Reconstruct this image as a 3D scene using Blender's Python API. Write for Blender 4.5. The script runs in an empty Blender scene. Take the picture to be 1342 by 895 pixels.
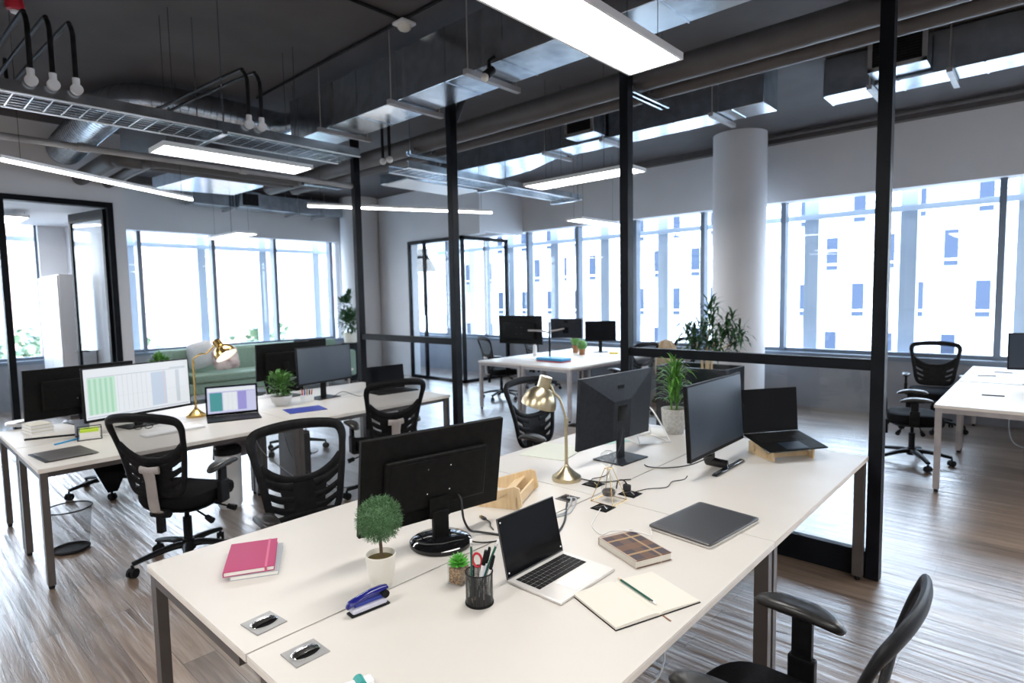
import bpy, bmesh, math, random
from math import sin, cos, pi, radians, atan2, hypot
from mathutils import Vector, Matrix

# ------------------------------------------------------------------ camera, world, exposure
SC = bpy.context.scene
COL = SC.collection
PI = pi
CAM_H = 1.70
F_PX, YAW, PITCH, ROLL = 774.4, 0.741093, 0.0757017, -0.0184260
fwd = Vector((-sin(YAW) * cos(PITCH), cos(YAW) * cos(PITCH), -sin(PITCH)))
rt0 = Vector((cos(YAW), sin(YAW), 0)); up0 = rt0.cross(fwd)
rt = rt0 * cos(ROLL) + up0 * sin(ROLL); upv = -rt0 * sin(ROLL) + up0 * cos(ROLL)
cam_data = bpy.data.cameras.new('camera')
cam = bpy.data.objects.new('camera', cam_data); COL.objects.link(cam)
mw = Matrix.Identity(4)
for i in range(3):
    mw[i][0] = rt[i]; mw[i][1] = upv[i]; mw[i][2] = -fwd[i]
mw[0][3], mw[1][3], mw[2][3] = 0, 0, CAM_H
cam.matrix_world = mw
cam_data.sensor_width = 36.0
cam_data.lens = 36.0 * F_PX / 1342.0
cam_data.clip_start = 0.05; cam_data.clip_end = 400
cam_data.dof.use_dof = True
cam_data.dof.focus_distance = 2.05
cam_data.dof.aperture_fstop = 3.2
SC.camera = cam
SC.view_settings.view_transform = 'Standard'
SC.view_settings.look = 'None'
SC.view_settings.gamma = 1.0
SC.view_settings.use_curve_mapping = False
SC.view_settings.exposure = 0.48
SC.cycles.use_denoising = True
SC.cycles.max_bounces = 8
SC.cycles.transparent_max_bounces = 16
SC.cycles.sample_clamp_indirect = 6.0

SKY_STRENGTH = 10.5
PANEL_STRENGTH = 22.0
W = bpy.data.worlds.new('sky'); SC.world = W; W.use_nodes = True
nt = W.node_tree; nt.nodes.clear()
wo = nt.nodes.new('ShaderNodeOutputWorld'); bg = nt.nodes.new('ShaderNodeBackground')
tc = nt.nodes.new('ShaderNodeTexCoord'); sx = nt.nodes.new('ShaderNodeSeparateXYZ'); cr = nt.nodes.new('ShaderNodeValToRGB')
nt.links.new(tc.outputs['Generated'], sx.inputs[0]); nt.links.new(sx.outputs['Z'], cr.inputs[0])
cr.color_ramp.elements[0].position = 0.0; cr.color_ramp.elements[0].color = (0.88, 0.94, 1.0, 1)
cr.color_ramp.elements[1].position = 0.6; cr.color_ramp.elements[1].color = (0.62, 0.78, 1.0, 1)
nt.links.new(cr.outputs[0], bg.inputs[0]); bg.inputs[1].default_value = SKY_STRENGTH
nt.links.new(bg.outputs[0], wo.inputs[0])

# ------------------------------------------------------------------ materials
MATS = {}
def principled(name, col, rough=0.5, metal=0.0, **kw):
    m = bpy.data.materials.new(name); m.use_nodes = True
    b = m.node_tree.nodes['Principled BSDF']
    b.inputs['Base Color'].default_value = (*col, 1)
    b.inputs['Roughness'].default_value = rough
    b.inputs['Metallic'].default_value = metal
    for k, v in kw.items():
        b.inputs[k].default_value = v
    MATS[name] = m
    return m
def nodes(m):
    return m.node_tree, m.node_tree.nodes['Principled BSDF']
def noisy(name, c1, c2, scale=5.0, rough=0.5, metal=0.0, stretch=(1, 1, 1), bump=0.0, detail=3, rr=None):
    m = principled(name, c1, rough, metal); t, b = nodes(m)
    tcn = t.nodes.new('ShaderNodeTexCoord'); mp = t.nodes.new('ShaderNodeMapping'); mp.inputs['Scale'].default_value = stretch
    nz = t.nodes.new('ShaderNodeTexNoise'); nz.inputs['Scale'].default_value = scale; nz.inputs['Detail'].default_value = detail
    rp = t.nodes.new('ShaderNodeValToRGB'); rp.color_ramp.elements[0].color = (*c1, 1); rp.color_ramp.elements[1].color = (*c2, 1)
    rp.color_ramp.elements[0].position = 0.35; rp.color_ramp.elements[1].position = 0.65
    t.links.new(tcn.outputs['Object'], mp.inputs[0]); t.links.new(mp.outputs[0], nz.inputs['Vector'])
    t.links.new(nz.outputs['Fac'], rp.inputs[0]); t.links.new(rp.outputs[0], b.inputs['Base Color'])
    if rr:
        mr = t.nodes.new('ShaderNodeMapRange'); mr.inputs['To Min'].default_value = rr[0]; mr.inputs['To Max'].default_value = rr[1]
        t.links.new(nz.outputs['Fac'], mr.inputs[0]); t.links.new(mr.outputs[0], b.inputs['Roughness'])
    if bump:
        bp = t.nodes.new('ShaderNodeBump'); bp.inputs['Strength'].default_value = bump; bp.inputs['Distance'].default_value = 0.01
        t.links.new(nz.outputs['Fac'], bp.inputs['Height']); t.links.new(bp.outputs[0], b.inputs['Normal'])
    return m
def emit(name, col, s):
    m = principled(name, (0.02, 0.02, 0.02), 0.3)
    b = m.node_tree.nodes['Principled BSDF']
    b.inputs['Emission Color'].default_value = (*col, 1); b.inputs['Emission Strength'].default_value = s
    return m
def see_through(name, col, ior=1.45, tint=(1, 1, 1), rough=0.0, opaque=None):
    """thin sheet: transparent mixed with a Fresnel gloss, or with a diffuse share"""
    m = bpy.data.materials.new(name); m.use_nodes = True; t = m.node_tree; t.nodes.clear()
    out = t.nodes.new('ShaderNodeOutputMaterial'); tr = t.nodes.new('ShaderNodeBsdfTransparent'); tr.inputs[0].default_value = (*tint, 1)
    mx = t.nodes.new('ShaderNodeMixShader')
    if opaque is None:
        gl = t.nodes.new('ShaderNodeBsdfGlossy'); gl.inputs['Roughness'].default_value = rough
        lw = t.nodes.new('ShaderNodeLayerWeight'); lw.inputs[0].default_value = 0.5      # facing: the same from both sides
        pw = t.nodes.new('ShaderNodeMath'); pw.operation = 'POWER'; pw.inputs[1].default_value = 5.0
        fr = t.nodes.new('ShaderNodeMath'); fr.operation = 'MULTIPLY_ADD'; fr.inputs[1].default_value = 0.9; fr.inputs[2].default_value = ((ior - 1) / (ior + 1)) ** 2
        t.links.new(lw.outputs['Facing'], pw.inputs[0]); t.links.new(pw.outputs[0], fr.inputs[0])
        t.links.new(fr.outputs[0], mx.inputs[0]); t.links.new(tr.outputs[0], mx.inputs[1]); t.links.new(gl.outputs[0], mx.inputs[2])
    else:
        df = t.nodes.new('ShaderNodeBsdfPrincipled'); df.inputs['Base Color'].default_value = (*col, 1); df.inputs['Roughness'].default_value = 0.7
        mx.inputs[0].default_value = opaque
        t.links.new(tr.outputs[0], mx.inputs[1]); t.links.new(df.outputs[0], mx.inputs[2])
    t.links.new(mx.outputs[0], out.inputs[0]); MATS[name] = m
    return m

noisy('ceiling_paint', (0.07, 0.064, 0.067), (0.085, 0.079, 0.082), 2.0, 0.8)
noisy('white_paint', (0.66, 0.655, 0.67), (0.69, 0.685, 0.70), 1.5, 0.75)
noisy('dado_paint', (0.20, 0.21, 0.24), (0.23, 0.24, 0.27), 2, 0.55)
noisy('laminate', (0.60, 0.565, 0.52), (0.62, 0.585, 0.54), 3, 0.42)
noisy('laminate_edge', (0.68, 0.62, 0.56), (0.74, 0.68, 0.62), 8, 0.45)
noisy('leg_metal', (0.09, 0.077, 0.072), (0.105, 0.092, 0.086), 12, 0.42, 0.35)
noisy('leg_light', (0.34, 0.31, 0.31), (0.40, 0.37, 0.36), 12, 0.42, 0.3)
noisy('black_frame', (0.005, 0.006, 0.008), (0.008, 0.009, 0.012), 6, 0.45)
noisy('window_frame', (0.12, 0.155, 0.205), (0.135, 0.17, 0.22), 4, 0.45)
noisy('galvanized', (0.50, 0.55, 0.60), (0.62, 0.68, 0.74), 9, 0.2, 1.0, rr=(0.14, 0.28))
noisy('galvanized_lit', (0.72, 0.76, 0.80), (0.80, 0.84, 0.88), 9, 0.35, 0.5)  # paler copy of galvanized: lamplight reflected by the tray flange, put into the colour
noisy('pipe_grey', (0.075, 0.068, 0.068), (0.09, 0.082, 0.082), 6, 0.55)
noisy('rail_grey', (0.30, 0.29, 0.29), (0.36, 0.35, 0.35), 6, 0.45, 0.3)
noisy('conduit_black', (0.012, 0.012, 0.014), (0.02, 0.02, 0.022), 20, 0.5)
noisy('chair_black', (0.006, 0.006, 0.007), (0.010, 0.010, 0.011), 30, 0.42)
noisy('chair_fabric', (0.004, 0.004, 0.005), (0.008, 0.008, 0.009), 250, 0.85, bump=0.2)
noisy('arm_pad_black', (0.014, 0.013, 0.013), (0.02, 0.019, 0.018), 60, 0.33, bump=0.05)
noisy('spine_grey', (0.30, 0.27, 0.26), (0.36, 0.33, 0.31), 10, 0.35, 0.1)
noisy('monitor_black', (0.006, 0.006, 0.006), (0.009, 0.009, 0.009), 40, 0.45)
noisy('monitor_slate', (0.020, 0.023, 0.029), (0.025, 0.028, 0.034), 40, 0.42)
principled('gloss_black', (0.006, 0.006, 0.007), 0.06)
principled('screen_off', (0.004, 0.0045, 0.006), 0.12, 0.0, **{'Specular IOR Level': 0.16})
principled('screen_navy', (0.018, 0.028, 0.045), 0.28)
principled('satin_steel', (0.34, 0.335, 0.33), 0.42, 0.5)
principled('chrome', (0.80, 0.80, 0.80), 0.14, 1.0)
principled('laptop_silver', (0.68, 0.65, 0.62), 0.38, 0.35)
principled('laptop_grey', (0.10, 0.098, 0.10), 0.38, 0.6)
principled('key_black', (0.012, 0.012, 0.013), 0.5)
principled('trackpad', (0.70, 0.71, 0.70), 0.25, 0.5)
noisy('brass', (0.50, 0.43, 0.28), (0.58, 0.50, 0.34), 30, 0.3, 1.0, stretch=(1, 1, 12))
noisy('brass_gold', (0.60, 0.40, 0.13), (0.68, 0.46, 0.17), 30, 0.24, 1.0)
noisy('plywood', (0.66, 0.47, 0.26), (0.76, 0.57, 0.34), 9, 0.5, stretch=(1, 9, 1))
principled('pink_cover', (0.40, 0.035, 0.125), 0.6)
principled('pink_band', (0.56, 0.10, 0.21), 0.5)
principled('paper', (0.86, 0.84, 0.78), 0.7)
principled('paper_mint', (0.42, 0.66, 0.60), 0.6)
principled('paper_cream', (0.70, 0.66, 0.58), 0.7)
principled('paper_green', (0.66, 0.68, 0.58), 0.6)
principled('grey_cover', (0.38, 0.40, 0.43), 0.5)
principled('white_ceramic', (0.74, 0.71, 0.63), 0.3)
principled('soil', (0.09, 0.065, 0.015), 0.95)
principled('trunk', (0.10, 0.06, 0.035), 0.8)
principled('blue_plastic', (0.015, 0.018, 0.20), 0.12, 0.0, **{'Transmission Weight': 0.25})
principled('clear_plastic', (0.62, 0.62, 0.72), 0.15)
principled('red_plastic', (0.55, 0.02, 0.04), 0.3)
principled('white_plastic', (0.82, 0.82, 0.82), 0.35)
principled('pencil_green', (0.008, 0.09, 0.06), 0.35)
principled('bookmark_brown', (0.22, 0.09, 0.04), 0.7)
principled('teal_plastic', (0.03, 0.30, 0.28), 0.35)
principled('bright_blue', (0.02, 0.25, 0.50), 0.45)
principled('royal_blue', (0.02, 0.04, 0.30), 0.5)
principled('terracotta', (0.36, 0.17, 0.08), 0.7)
principled('yellow_note', (0.80, 0.62, 0.10), 0.6)
principled('lime_note', (0.55, 0.75, 0.05), 0.6)
principled('cable_black', (0.012, 0.012, 0.013), 0.4)
principled('cable_grey', (0.40, 0.42, 0.44), 0.4)
principled('cable_white', (0.75, 0.74, 0.72), 0.4)
principled('seam_dark', (0.03, 0.03, 0.03), 0.8)
noisy('gravel', (0.10, 0.045, 0.02), (0.50, 0.33, 0.18), 230, 0.8, bump=0.3)
noisy('sofa_green', (0.17, 0.25, 0.19), (0.21, 0.29, 0.23), 40, 0.8)
noisy('cushion_grey', (0.60, 0.60, 0.60), (0.66, 0.66, 0.66), 30, 0.85)
noisy('cushion_rose', (0.30, 0.22, 0.21), (0.60, 0.50, 0.47), 9, 0.85, stretch=(1, 1, 1))
noisy('jacket', (0.14, 0.12, 0.13), (0.26, 0.23, 0.24), 12, 0.9)
noisy('coat_tan', (0.42, 0.30, 0.19), (0.60, 0.47, 0.33), 6, 0.9)
noisy('planter_black', (0.012, 0.013, 0.016), (0.02, 0.022, 0.026), 8, 0.35)
noisy('pot_weave', (0.46, 0.45, 0.42), (0.62, 0.61, 0.58), 60, 0.6, stretch=(1, 1, 1), bump=0.5)
noisy('leaf_topiary', (0.016, 0.06, 0.018), (0.13, 0.27, 0.11), 260, 0.55)
noisy('leaf_fresh', (0.035, 0.15, 0.015), (0.13, 0.33, 0.05), 20, 0.45)
noisy('leaf_dark', (0.015, 0.06, 0.025), (0.05, 0.13, 0.045), 14, 0.45)
noisy('leaf_mid', (0.05, 0.17, 0.03), (0.13, 0.30, 0.07), 20, 0.5)
noisy('leaf_succulent', (0.06, 0.30, 0.03), (0.12, 0.45, 0.06), 60, 0.4)
noisy('facade_white', (0.86, 0.86, 0.87), (0.90, 0.90, 0.91), 0.4, 0.7)
noisy('facade_rose', (0.66, 0.44, 0.38), (0.72, 0.50, 0.44), 0.4, 0.7)
noisy('facade_panel', (0.20, 0.22, 0.27), (0.23, 0.25, 0.30), 1, 0.7)
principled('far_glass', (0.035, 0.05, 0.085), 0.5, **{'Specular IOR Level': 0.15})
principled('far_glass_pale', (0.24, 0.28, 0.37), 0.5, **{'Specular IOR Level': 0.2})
principled('balcony_red', (0.38, 0.10, 0.08), 0.6)
noisy('fin_metal', (0.48, 0.55, 0.64), (0.52, 0.59, 0.68), 2, 0.45)
noisy('street', (0.35, 0.36, 0.36), (0.45, 0.45, 0.44), 0.3, 0.9)
noisy('tree_green', (0.09, 0.14, 0.08), (0.17, 0.24, 0.14), 1.5, 0.8)
emit('panel_light', (1.0, 0.98, 0.95), PANEL_STRENGTH)
emit('panel_light_dim', (1.0, 0.99, 0.97), 3.5)
emit('linear_light', (1.0, 0.98, 0.95), 9.0)
emit('bulb_light', (1.0, 0.93, 0.80), 6.0)
emit('scr_white', (0.80, 0.84, 0.88), 0.66)
emit('scr_bar', (0.62, 0.68, 0.74), 0.63)
emit('scr_green', (0.42, 0.72, 0.52), 0.63)
emit('scr_green_pale', (0.55, 0.80, 0.65), 0.66)
emit('scr_blue', (0.58, 0.68, 0.82), 0.63)
emit('scr_rose', (0.80, 0.62, 0.64), 0.63)
emit('scr_line', (0.50, 0.55, 0.68), 0.57)
emit('scr_teal', (0.06, 0.32, 0.33), 0.63)
emit('scr_lilac', (0.33, 0.30, 0.68), 0.66)
emit('scr_lavender', (0.62, 0.64, 0.88), 0.63)
see_through('pane_glass', (1, 1, 1), 1.42, (0.96, 0.98, 0.99))
see_through('partition_glass', (1, 1, 1), 1.38, (0.93, 0.95, 0.965))
see_through('clear_glass', (1, 1, 1), 1.5, (0.95, 0.96, 0.96))
see_through('chair_mesh', (0.005, 0.005, 0.006), opaque=0.40)
see_through('tray_mesh', (0.30, 0.32, 0.35), opaque=0.45)
see_through('bin_mesh', (0.004, 0.004, 0.005), opaque=0.38)

def wood_floor():
    m = principled('wood_floor', (0.3, 0.22, 0.17), 0.35); t, b = nodes(m); N = t.nodes.new; L = t.links.new
    c = N('ShaderNodeTexCoord')
    br = N('ShaderNodeTexBrick'); br.inputs['Scale'].default_value = 1.0; br.inputs['Brick Width'].default_value = 1.25
    br.inputs['Row Height'].default_value = 0.15; br.inputs['Mortar Size'].default_value = 0.0015; br.inputs['Bias'].default_value = 0.0
    br.offset = 0.37
    br.inputs['Color1'].default_value = (0.0, 0.0, 0.0, 1); br.inputs['Color2'].default_value = (1, 1, 1, 1); br.inputs['Mortar'].default_value = (0.2, 0.2, 0.2, 1)
    L(c.outputs['Object'], br.inputs['Vector'])
    # each plank shifts its grain
    mul = N('ShaderNodeVectorMath'); mul.operation = 'MULTIPLY'; mul.inputs[1].default_value = (0, 0, 7.0)
    add = N('ShaderNodeVectorMath'); add.operation = 'ADD'
    L(br.outputs['Color'], mul.inputs[0]); L(mul.outputs[0], add.inputs[0]); L(c.outputs['Object'], add.inputs[1])
    mp = N('ShaderNodeMapping'); mp.inputs['Scale'].default_value = (0.9, 14.0, 1.0); L(add.outputs[0], mp.inputs[0])
    n1 = N('ShaderNodeTexNoise'); n1.inputs['Scale'].default_value = 2.0; n1.inputs['Detail'].default_value = 6; n1.inputs['Roughness'].default_value = 0.62; n1.inputs['Distortion'].default_value = 0.6
    L(mp.outputs[0], n1.inputs['Vector'])
    mp2 = N('ShaderNodeMapping'); mp2.inputs['Scale'].default_value = (0.5, 2.2, 1.0); L(add.outputs[0], mp2.inputs[0])
    n2 = N('ShaderNodeTexNoise'); n2.inputs['Scale'].default_value = 1.6; n2.inputs['Detail'].default_value = 2; L(mp2.outputs[0], n2.inputs['Vector'])
    mixf = N('ShaderNodeMath'); mixf.operation = 'MULTIPLY_ADD'; mixf.inputs[1].default_value = 0.62; L(n1.outputs['Fac'], mixf.inputs[0])
    m2 = N('ShaderNodeMath'); m2.operation = 'MULTIPLY'; m2.inputs[1].default_value = 0.38; L(n2.outputs['Fac'], m2.inputs[0]); L(m2.outputs[0], mixf.inputs[2])
    rp = N('ShaderNodeValToRGB'); e = rp.color_ramp.elements
    e[0].position = 0.33; e[0].color = (0.115, 0.070, 0.045, 1); e[1].position = 0.66; e[1].color = (0.43, 0.33, 0.255, 1)
    k = e.new(0.5); k.color = (0.25, 0.175, 0.125, 1)
    L(mixf.outputs[0], rp.inputs[0])
    pl = N('ShaderNodeMix'); pl.data_type = 'RGBA'; pl.blend_type = 'MULTIPLY'; pl.inputs['Factor'].default_value = 0.35
    L(rp.outputs[0], pl.inputs[6]); L(br.outputs['Color'], pl.inputs[7])
    dk = N('ShaderNodeMix'); dk.data_type = 'RGBA'; dk.blend_type = 'MIX'; L(br.outputs['Fac'], dk.inputs['Factor'])
    L(pl.outputs[2], dk.inputs[6]); dk.inputs[7].default_value = (0.05, 0.035, 0.025, 1)
    L(dk.outputs[2], b.inputs['Base Color'])
    mr = N('ShaderNodeMapRange'); mr.inputs['To Min'].default_value = 0.20; mr.inputs['To Max'].default_value = 0.46; b.inputs['Specular IOR Level'].default_value = 1.0; b.inputs['Coat Weight'].default_value = 1.0; b.inputs['Coat Roughness'].default_value = 0.26; b.inputs['Coat IOR'].default_value = 1.7; L(n1.outputs['Fac'], mr.inputs[0]); L(mr.outputs[0], b.inputs['Roughness'])
    bp = N('ShaderNodeBump'); bp.inputs['Strength'].default_value = 0.42; bp.inputs['Distance'].default_value = 0.01; L(n1.outputs['Fac'], bp.inputs['Height'])
    # long shallow ridges along the planks
    mp3 = N('ShaderNodeMapping'); mp3.inputs['Scale'].default_value = (0.35, 17.0, 1.0); L(c.outputs['Object'], mp3.inputs[0])
    n3 = N('ShaderNodeTexNoise'); n3.inputs['Scale'].default_value = 1.0; n3.inputs['Detail'].default_value = 1.0; L(mp3.outputs[0], n3.inputs['Vector'])
    bp2 = N('ShaderNodeBump'); bp2.inputs['Strength'].default_value = 0.5; bp2.inputs['Distance'].default_value = 0.012; L(n3.outputs['Fac'], bp2.inputs['Height'])
    L(bp.outputs[0], bp2.inputs['Normal']); L(bp2.outputs[0], b.inputs['Normal']); L(bp2.outputs[0], b.inputs['Coat Normal'])
wood_floor()
for k_ in ('chair_black', 'chair_fabric', 'monitor_black', 'arm_pad_black', 'monitor_slate', 'key_black', 'black_frame', 'planter_black', 'conduit_black'):
    MATS[k_].node_tree.nodes['Principled BSDF'].inputs['Specular IOR Level'].default_value = 0.45 if k_ == 'arm_pad_black' else 0.10

def plaid():
    m = principled('plaid_cover', (0.3, 0.2, 0.15), 0.6); t, b = nodes(m); N = t.nodes.new; L = t.links.new
    c = N('ShaderNodeTexCoord'); s = N('ShaderNodeSeparateXYZ'); L(c.outputs['Object'], s.inputs[0])
    cur = None
    base = (0.055, 0.040, 0.048, 1)
    def band(sock, freq, ph, width):
        a = N('ShaderNodeMath'); a.operation = 'MULTIPLY_ADD'; a.inputs[1].default_value = freq; a.inputs[2].default_value = ph; L(sock, a.inputs[0])
        f = N('ShaderNodeMath'); f.operation = 'FRACT'; L(a.outputs[0], f.inputs[0])
        g = N('ShaderNodeMath'); g.operation = 'LESS_THAN'; g.inputs[1].default_value = width; L(f.outputs[0], g.inputs[0])
        return g.outputs[0]
    specs = [('X', 8, 0.10, 0.34, (0.17, 0.085, 0.045, 1), 0.7), ('Y', 9, 0.3, 0.36, (0.16, 0.085, 0.05, 1), 0.6),
             ('X', 8, 0.52, 0.09, (0.42, 0.27, 0.13, 1), 0.8), ('Y', 9, 0.76, 0.09, (0.42, 0.28, 0.15, 1), 0.75),
             ('Y', 6.0, 0.55, 0.085, (0.52, 0.46, 0.42, 1), 0.85), ('X', 4.2, 0.48, 0.05, (0.52, 0.46, 0.42, 1), 0.75)]
    prev = None
    for ax, fr, ph, w_, col, k in specs:
        mx = N('ShaderNodeMix'); mx.data_type = 'RGBA'
        mm = N('ShaderNodeMath'); mm.operation = 'MULTIPLY'; mm.inputs[1].default_value = k; L(band(s.outputs[ax], fr, ph, w_), mm.inputs[0]); L(mm.outputs[0], mx.inputs['Factor'])
        if prev is None: mx.inputs[6].default_value = base
        else: L(prev, mx.inputs[6])
        mx.inputs[7].default_value = col; prev = mx.outputs[2]
    L(prev, b.inputs['Base Color'])
plaid()
def fine_holes(name, col, scale, dens):
    """perforated sheet: real round gaps by a Voronoi cell distance, in object space"""
    m = bpy.data.materials.new(name); m.use_nodes = True; t = m.node_tree; t.nodes.clear(); N = t.nodes.new; L = t.links.new
    out = N('ShaderNodeOutputMaterial'); tr = N('ShaderNodeBsdfTransparent'); df = N('ShaderNodeBsdfPrincipled'); mx = N('ShaderNodeMixShader')
    df.inputs['Base Color'].default_value = (*col, 1); df.inputs['Roughness'].default_value = 0.4
    c = N('ShaderNodeTexCoord'); v = N('ShaderNodeTexVoronoi'); v.inputs['Scale'].default_value = scale; v.inputs['Randomness'].default_value = 0.15
    g = N('ShaderNodeMath'); g.operation = 'GREATER_THAN'; g.inputs[1].default_value = dens
    L(c.outputs['Object'], v.inputs['Vector']); L(v.outputs['Distance'], g.inputs[0]); L(g.outputs[0], mx.inputs[0])
    L(tr.outputs[0], mx.inputs[1]); L(df.outputs[0], mx.inputs[2]); L(mx.outputs[0], out.inputs[0]); MATS[name] = m
fine_holes('cup_mesh', (0.010, 0.010, 0.011), 260.0, 0.36)

# ------------------------------------------------------------------ geometry helpers
def V(*a): return Vector(a)
class G:
    """collects faces; one build() makes one mesh object"""
    def __init__(s): s.v = []; s.f = []; s.m = []; s.T = None; s.mi = 0; s.ang = 48
    def add(s, vs, fs):
        o = len(s.v)
        for p in vs:
            p = Vector(p); s.v.append(s.T @ p if s.T else p)
        for f in fs:
            s.f.append([o + i for i in f]); s.m.append(s.mi)
        return s
    def box(s, x0, x1, y0, y1, z0, z1, ch=0.0):
        if x0 > x1: x0, x1 = x1, x0
        if y0 > y1: y0, y1 = y1, y0
        if z0 > z1: z0, z1 = z1, z0
        if ch <= 0:
            vs = [(x, y, z) for z in (z0, z1) for y in (y0, y1) for x in (x0, x1)]
            return s.add(vs, [(0, 2, 3, 1), (4, 5, 7, 6), (0, 1, 5, 4), (2, 6, 7, 3), (0, 4, 6, 2), (1, 3, 7, 5)])
        c = min(ch, (x1 - x0) / 2.01, (y1 - y0) / 2.01, (z1 - z0) / 2.01)
        s.ang = 22
        b = bmesh.new(); bmesh.ops.create_cube(b, size=1.0)
        for q in b.verts:
            q.co = Vector(((x0 + x1) / 2 + q.co.x * (x1 - x0), (y0 + y1) / 2 + q.co.y * (y1 - y0), (z0 + z1) / 2 + q.co.z * (z1 - z0)))
        bmesh.ops.bevel(b, geom=list(b.edges), offset=c, segments=2, profile=0.5, affect='EDGES')
        b.verts.index_update()
        s.add([q.co.copy() for q in b.verts], [[q.index for q in f.verts] for f in b.faces]); b.free()
        return s
    def prism(s, poly, z0, z1):
        n = len(poly)
        vs = [(x, y, z0) for x, y in poly] + [(x, y, z1) for x, y in poly]
        fs = [tuple(range(n))[::-1], tuple(range(n, 2 * n))] + [(i, (i + 1) % n, n + (i + 1) % n, n + i) for i in range(n)]
        return s.add(vs, fs)
    def rings(s, rr, cap=True, closed=False):
        n = len(rr[0]); vs = [p for r in rr for p in r]; fs = []
        K = len(rr)
        for k in range(K if closed else K - 1):
            a = k * n; b = ((k + 1) % K) * n
            for i in range(n):
                fs.append((a + i, a + (i + 1) % n, b + (i + 1) % n, b + i))
        if cap and not closed:
            fs.append(tuple(range(n))[::-1]); fs.append(tuple(range((K - 1) * n, K * n)))
        return s.add(vs, fs)
    def cyl(s, p0, p1, r0, r1=None, n=16, cap=True):
        r1 = r0 if r1 is None else r1
        return s.tube([p0, p1], [r0, r1], n, cap=cap)
    def tube(s, path, r, n=8, closed=False, cap=True, flat=None, ref=None):
        """round (or flat=(a,b) elliptical / ref normal fixed) tube along a path"""
        P = [Vector(p) for p in path]; K = len(P); rr = []
        R = r if isinstance(r, (list, tuple)) else [r] * K
        prev = None
        for k in range(K):
            if closed: t = (P[(k + 1) % K] - P[k - 1])
            else: t = (P[min(k + 1, K - 1)] - P[max(k - 1, 0)])
            t = t.normalized() if t.length > 1e-9 else Vector((0, 0, 1))
            if ref is not None:
                w = Vector(ref); a = t.cross(w)
                a = a.normalized() if a.length > 1e-6 else Vector((1, 0, 0)); bq = a.cross(t).normalized()
            else:
                if prev is None:
                    h = Vector((0, 0, 1)) if abs(t.z) < 0.9 else Vector((1, 0, 0))
                    a = t.cross(h).normalized()
                else:
                    a = (prev - t * prev.dot(t)); a = a.normalized() if a.length > 1e-6 else t.orthogonal().normalized()
                bq = t.cross(a).normalized(); prev = a
            fa, fb = flat if flat else (1, 1)
            ring = []
            for i in range(n):
                an = 2 * PI * i / n
                ring.append(P[k] + a * (cos(an) * R[k] * fa) + bq * (sin(an) * R[k] * fb))
            rr.append(ring)
        return s.rings(rr, cap, closed)
    def lathe(s, prof, c=(0, 0, 0), n=24, axis=None, cap=False):
        """profile of (r, z) about a vertical axis through c, or about `axis`"""
        c = Vector(c)
        Rm = Vector((0, 0, 1)).rotation_difference(Vector(axis).normalized()).to_matrix() if axis is not None else None
        rr = []
        for r, z in prof:
            ring = []
            for i in range(n):
                an = 2 * PI * i / n; p = Vector((r * cos(an), r * sin(an), z))
                ring.append(c + (Rm @ p if Rm else p))
            rr.append(ring)
        return s.rings(rr, cap)
    def ball(s, c, r, n=14, k=8, sq=(1, 1, 1)):
        rr = []
        for j in range(k + 1):
            ph = -PI / 2 + PI * j / k; q = max(cos(ph), 1e-3)
            rr.append([Vector((c[0] + r * sq[0] * q * cos(2 * PI * i / n), c[1] + r * sq[1] * q * sin(2 * PI * i / n), c[2] + r * sq[2] * sin(ph))) for i in range(n)])
        return s.rings(rr, True)
    def pad(s, hw, hd, levels, n=28, e=3.0, cx=0, cy=0, shape=None):
        """superellipse cushion: levels of (z, scale)"""
        rr = []
        for z, sc in levels:
            ring = []
            for i in range(n):
                an = 2 * PI * i / n; c_, s_ = cos(an), sin(an)
                x = math.copysign(abs(c_) ** (2 / e), c_) * hw * sc; y = math.copysign(abs(s_) ** (2 / e), s_) * hd * sc
                zz = z + (shape(x, y) if shape else 0)
                ring.append(Vector((cx + x, cy + y, zz)))
            rr.append(ring)
        return s.rings(rr, True)
    def quad(s, a, b, c, d): return s.add([a, b, c, d], [(0, 1, 2, 3)])
    def leaf(s, base, tip, width, bend=0.0, upn=(0, 0, 1), seg=3, fold=0.15):
        """pointed leaf strip with a bend"""
        a = Vector(base); b = Vector(tip); d = b - a; w = d.cross(Vector(upn))
        w = w.normalized() if w.length > 1e-6 else Vector((1, 0, 0)); nn = w.cross(d).normalized()
        vs = []; fs = []
        for k in range(seg + 1):
            t = k / seg; hw = width * (sin(PI * min(1, 0.12 + t * 0.88)) ** 0.8) * 0.5 if k < seg else 0.0005
            p = a + d * t + nn * (bend * 4 * t * (1 - t)) * d.length
            vs += [p - w * hw + nn * hw * fold, p, p + w * hw + nn * hw * fold]
        for k in range(seg):
            o = 3 * k; fs += [(o, o + 1, o + 4, o + 3), (o + 1, o + 2, o + 5, o + 4)]
        return s.add(vs, fs)
    def build(s, name, mats, parent=None, smooth=None, loc=None, rz=0.0):
        me = bpy.data.meshes.new(name); me.from_pydata([tuple(p) for p in s.v], [], s.f)
        mats = [mats] if isinstance(mats, str) else list(mats)
        for mm in mats: me.materials.append(MATS[mm])
        if len(mats) > 1: me.polygons.foreach_set('material_index', s.m)
        bmx = bmesh.new(); bmx.from_mesh(me); bmesh.ops.recalc_face_normals(bmx, faces=bmx.faces); bmx.to_mesh(me); bmx.free()
        if smooth is None: smooth = s.ang
        if smooth:
            me.polygons.foreach_set('use_smooth', [True] * len(me.polygons)); me.set_sharp_from_angle(angle=radians(smooth))
        me.update()
        o = bpy.data.objects.new(name, me); COL.objects.link(o)
        if parent is not None: o.parent = parent
        if loc is not None: o.location = loc
        if rz: o.rotation_euler = (0, 0, rz)
        return o
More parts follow.
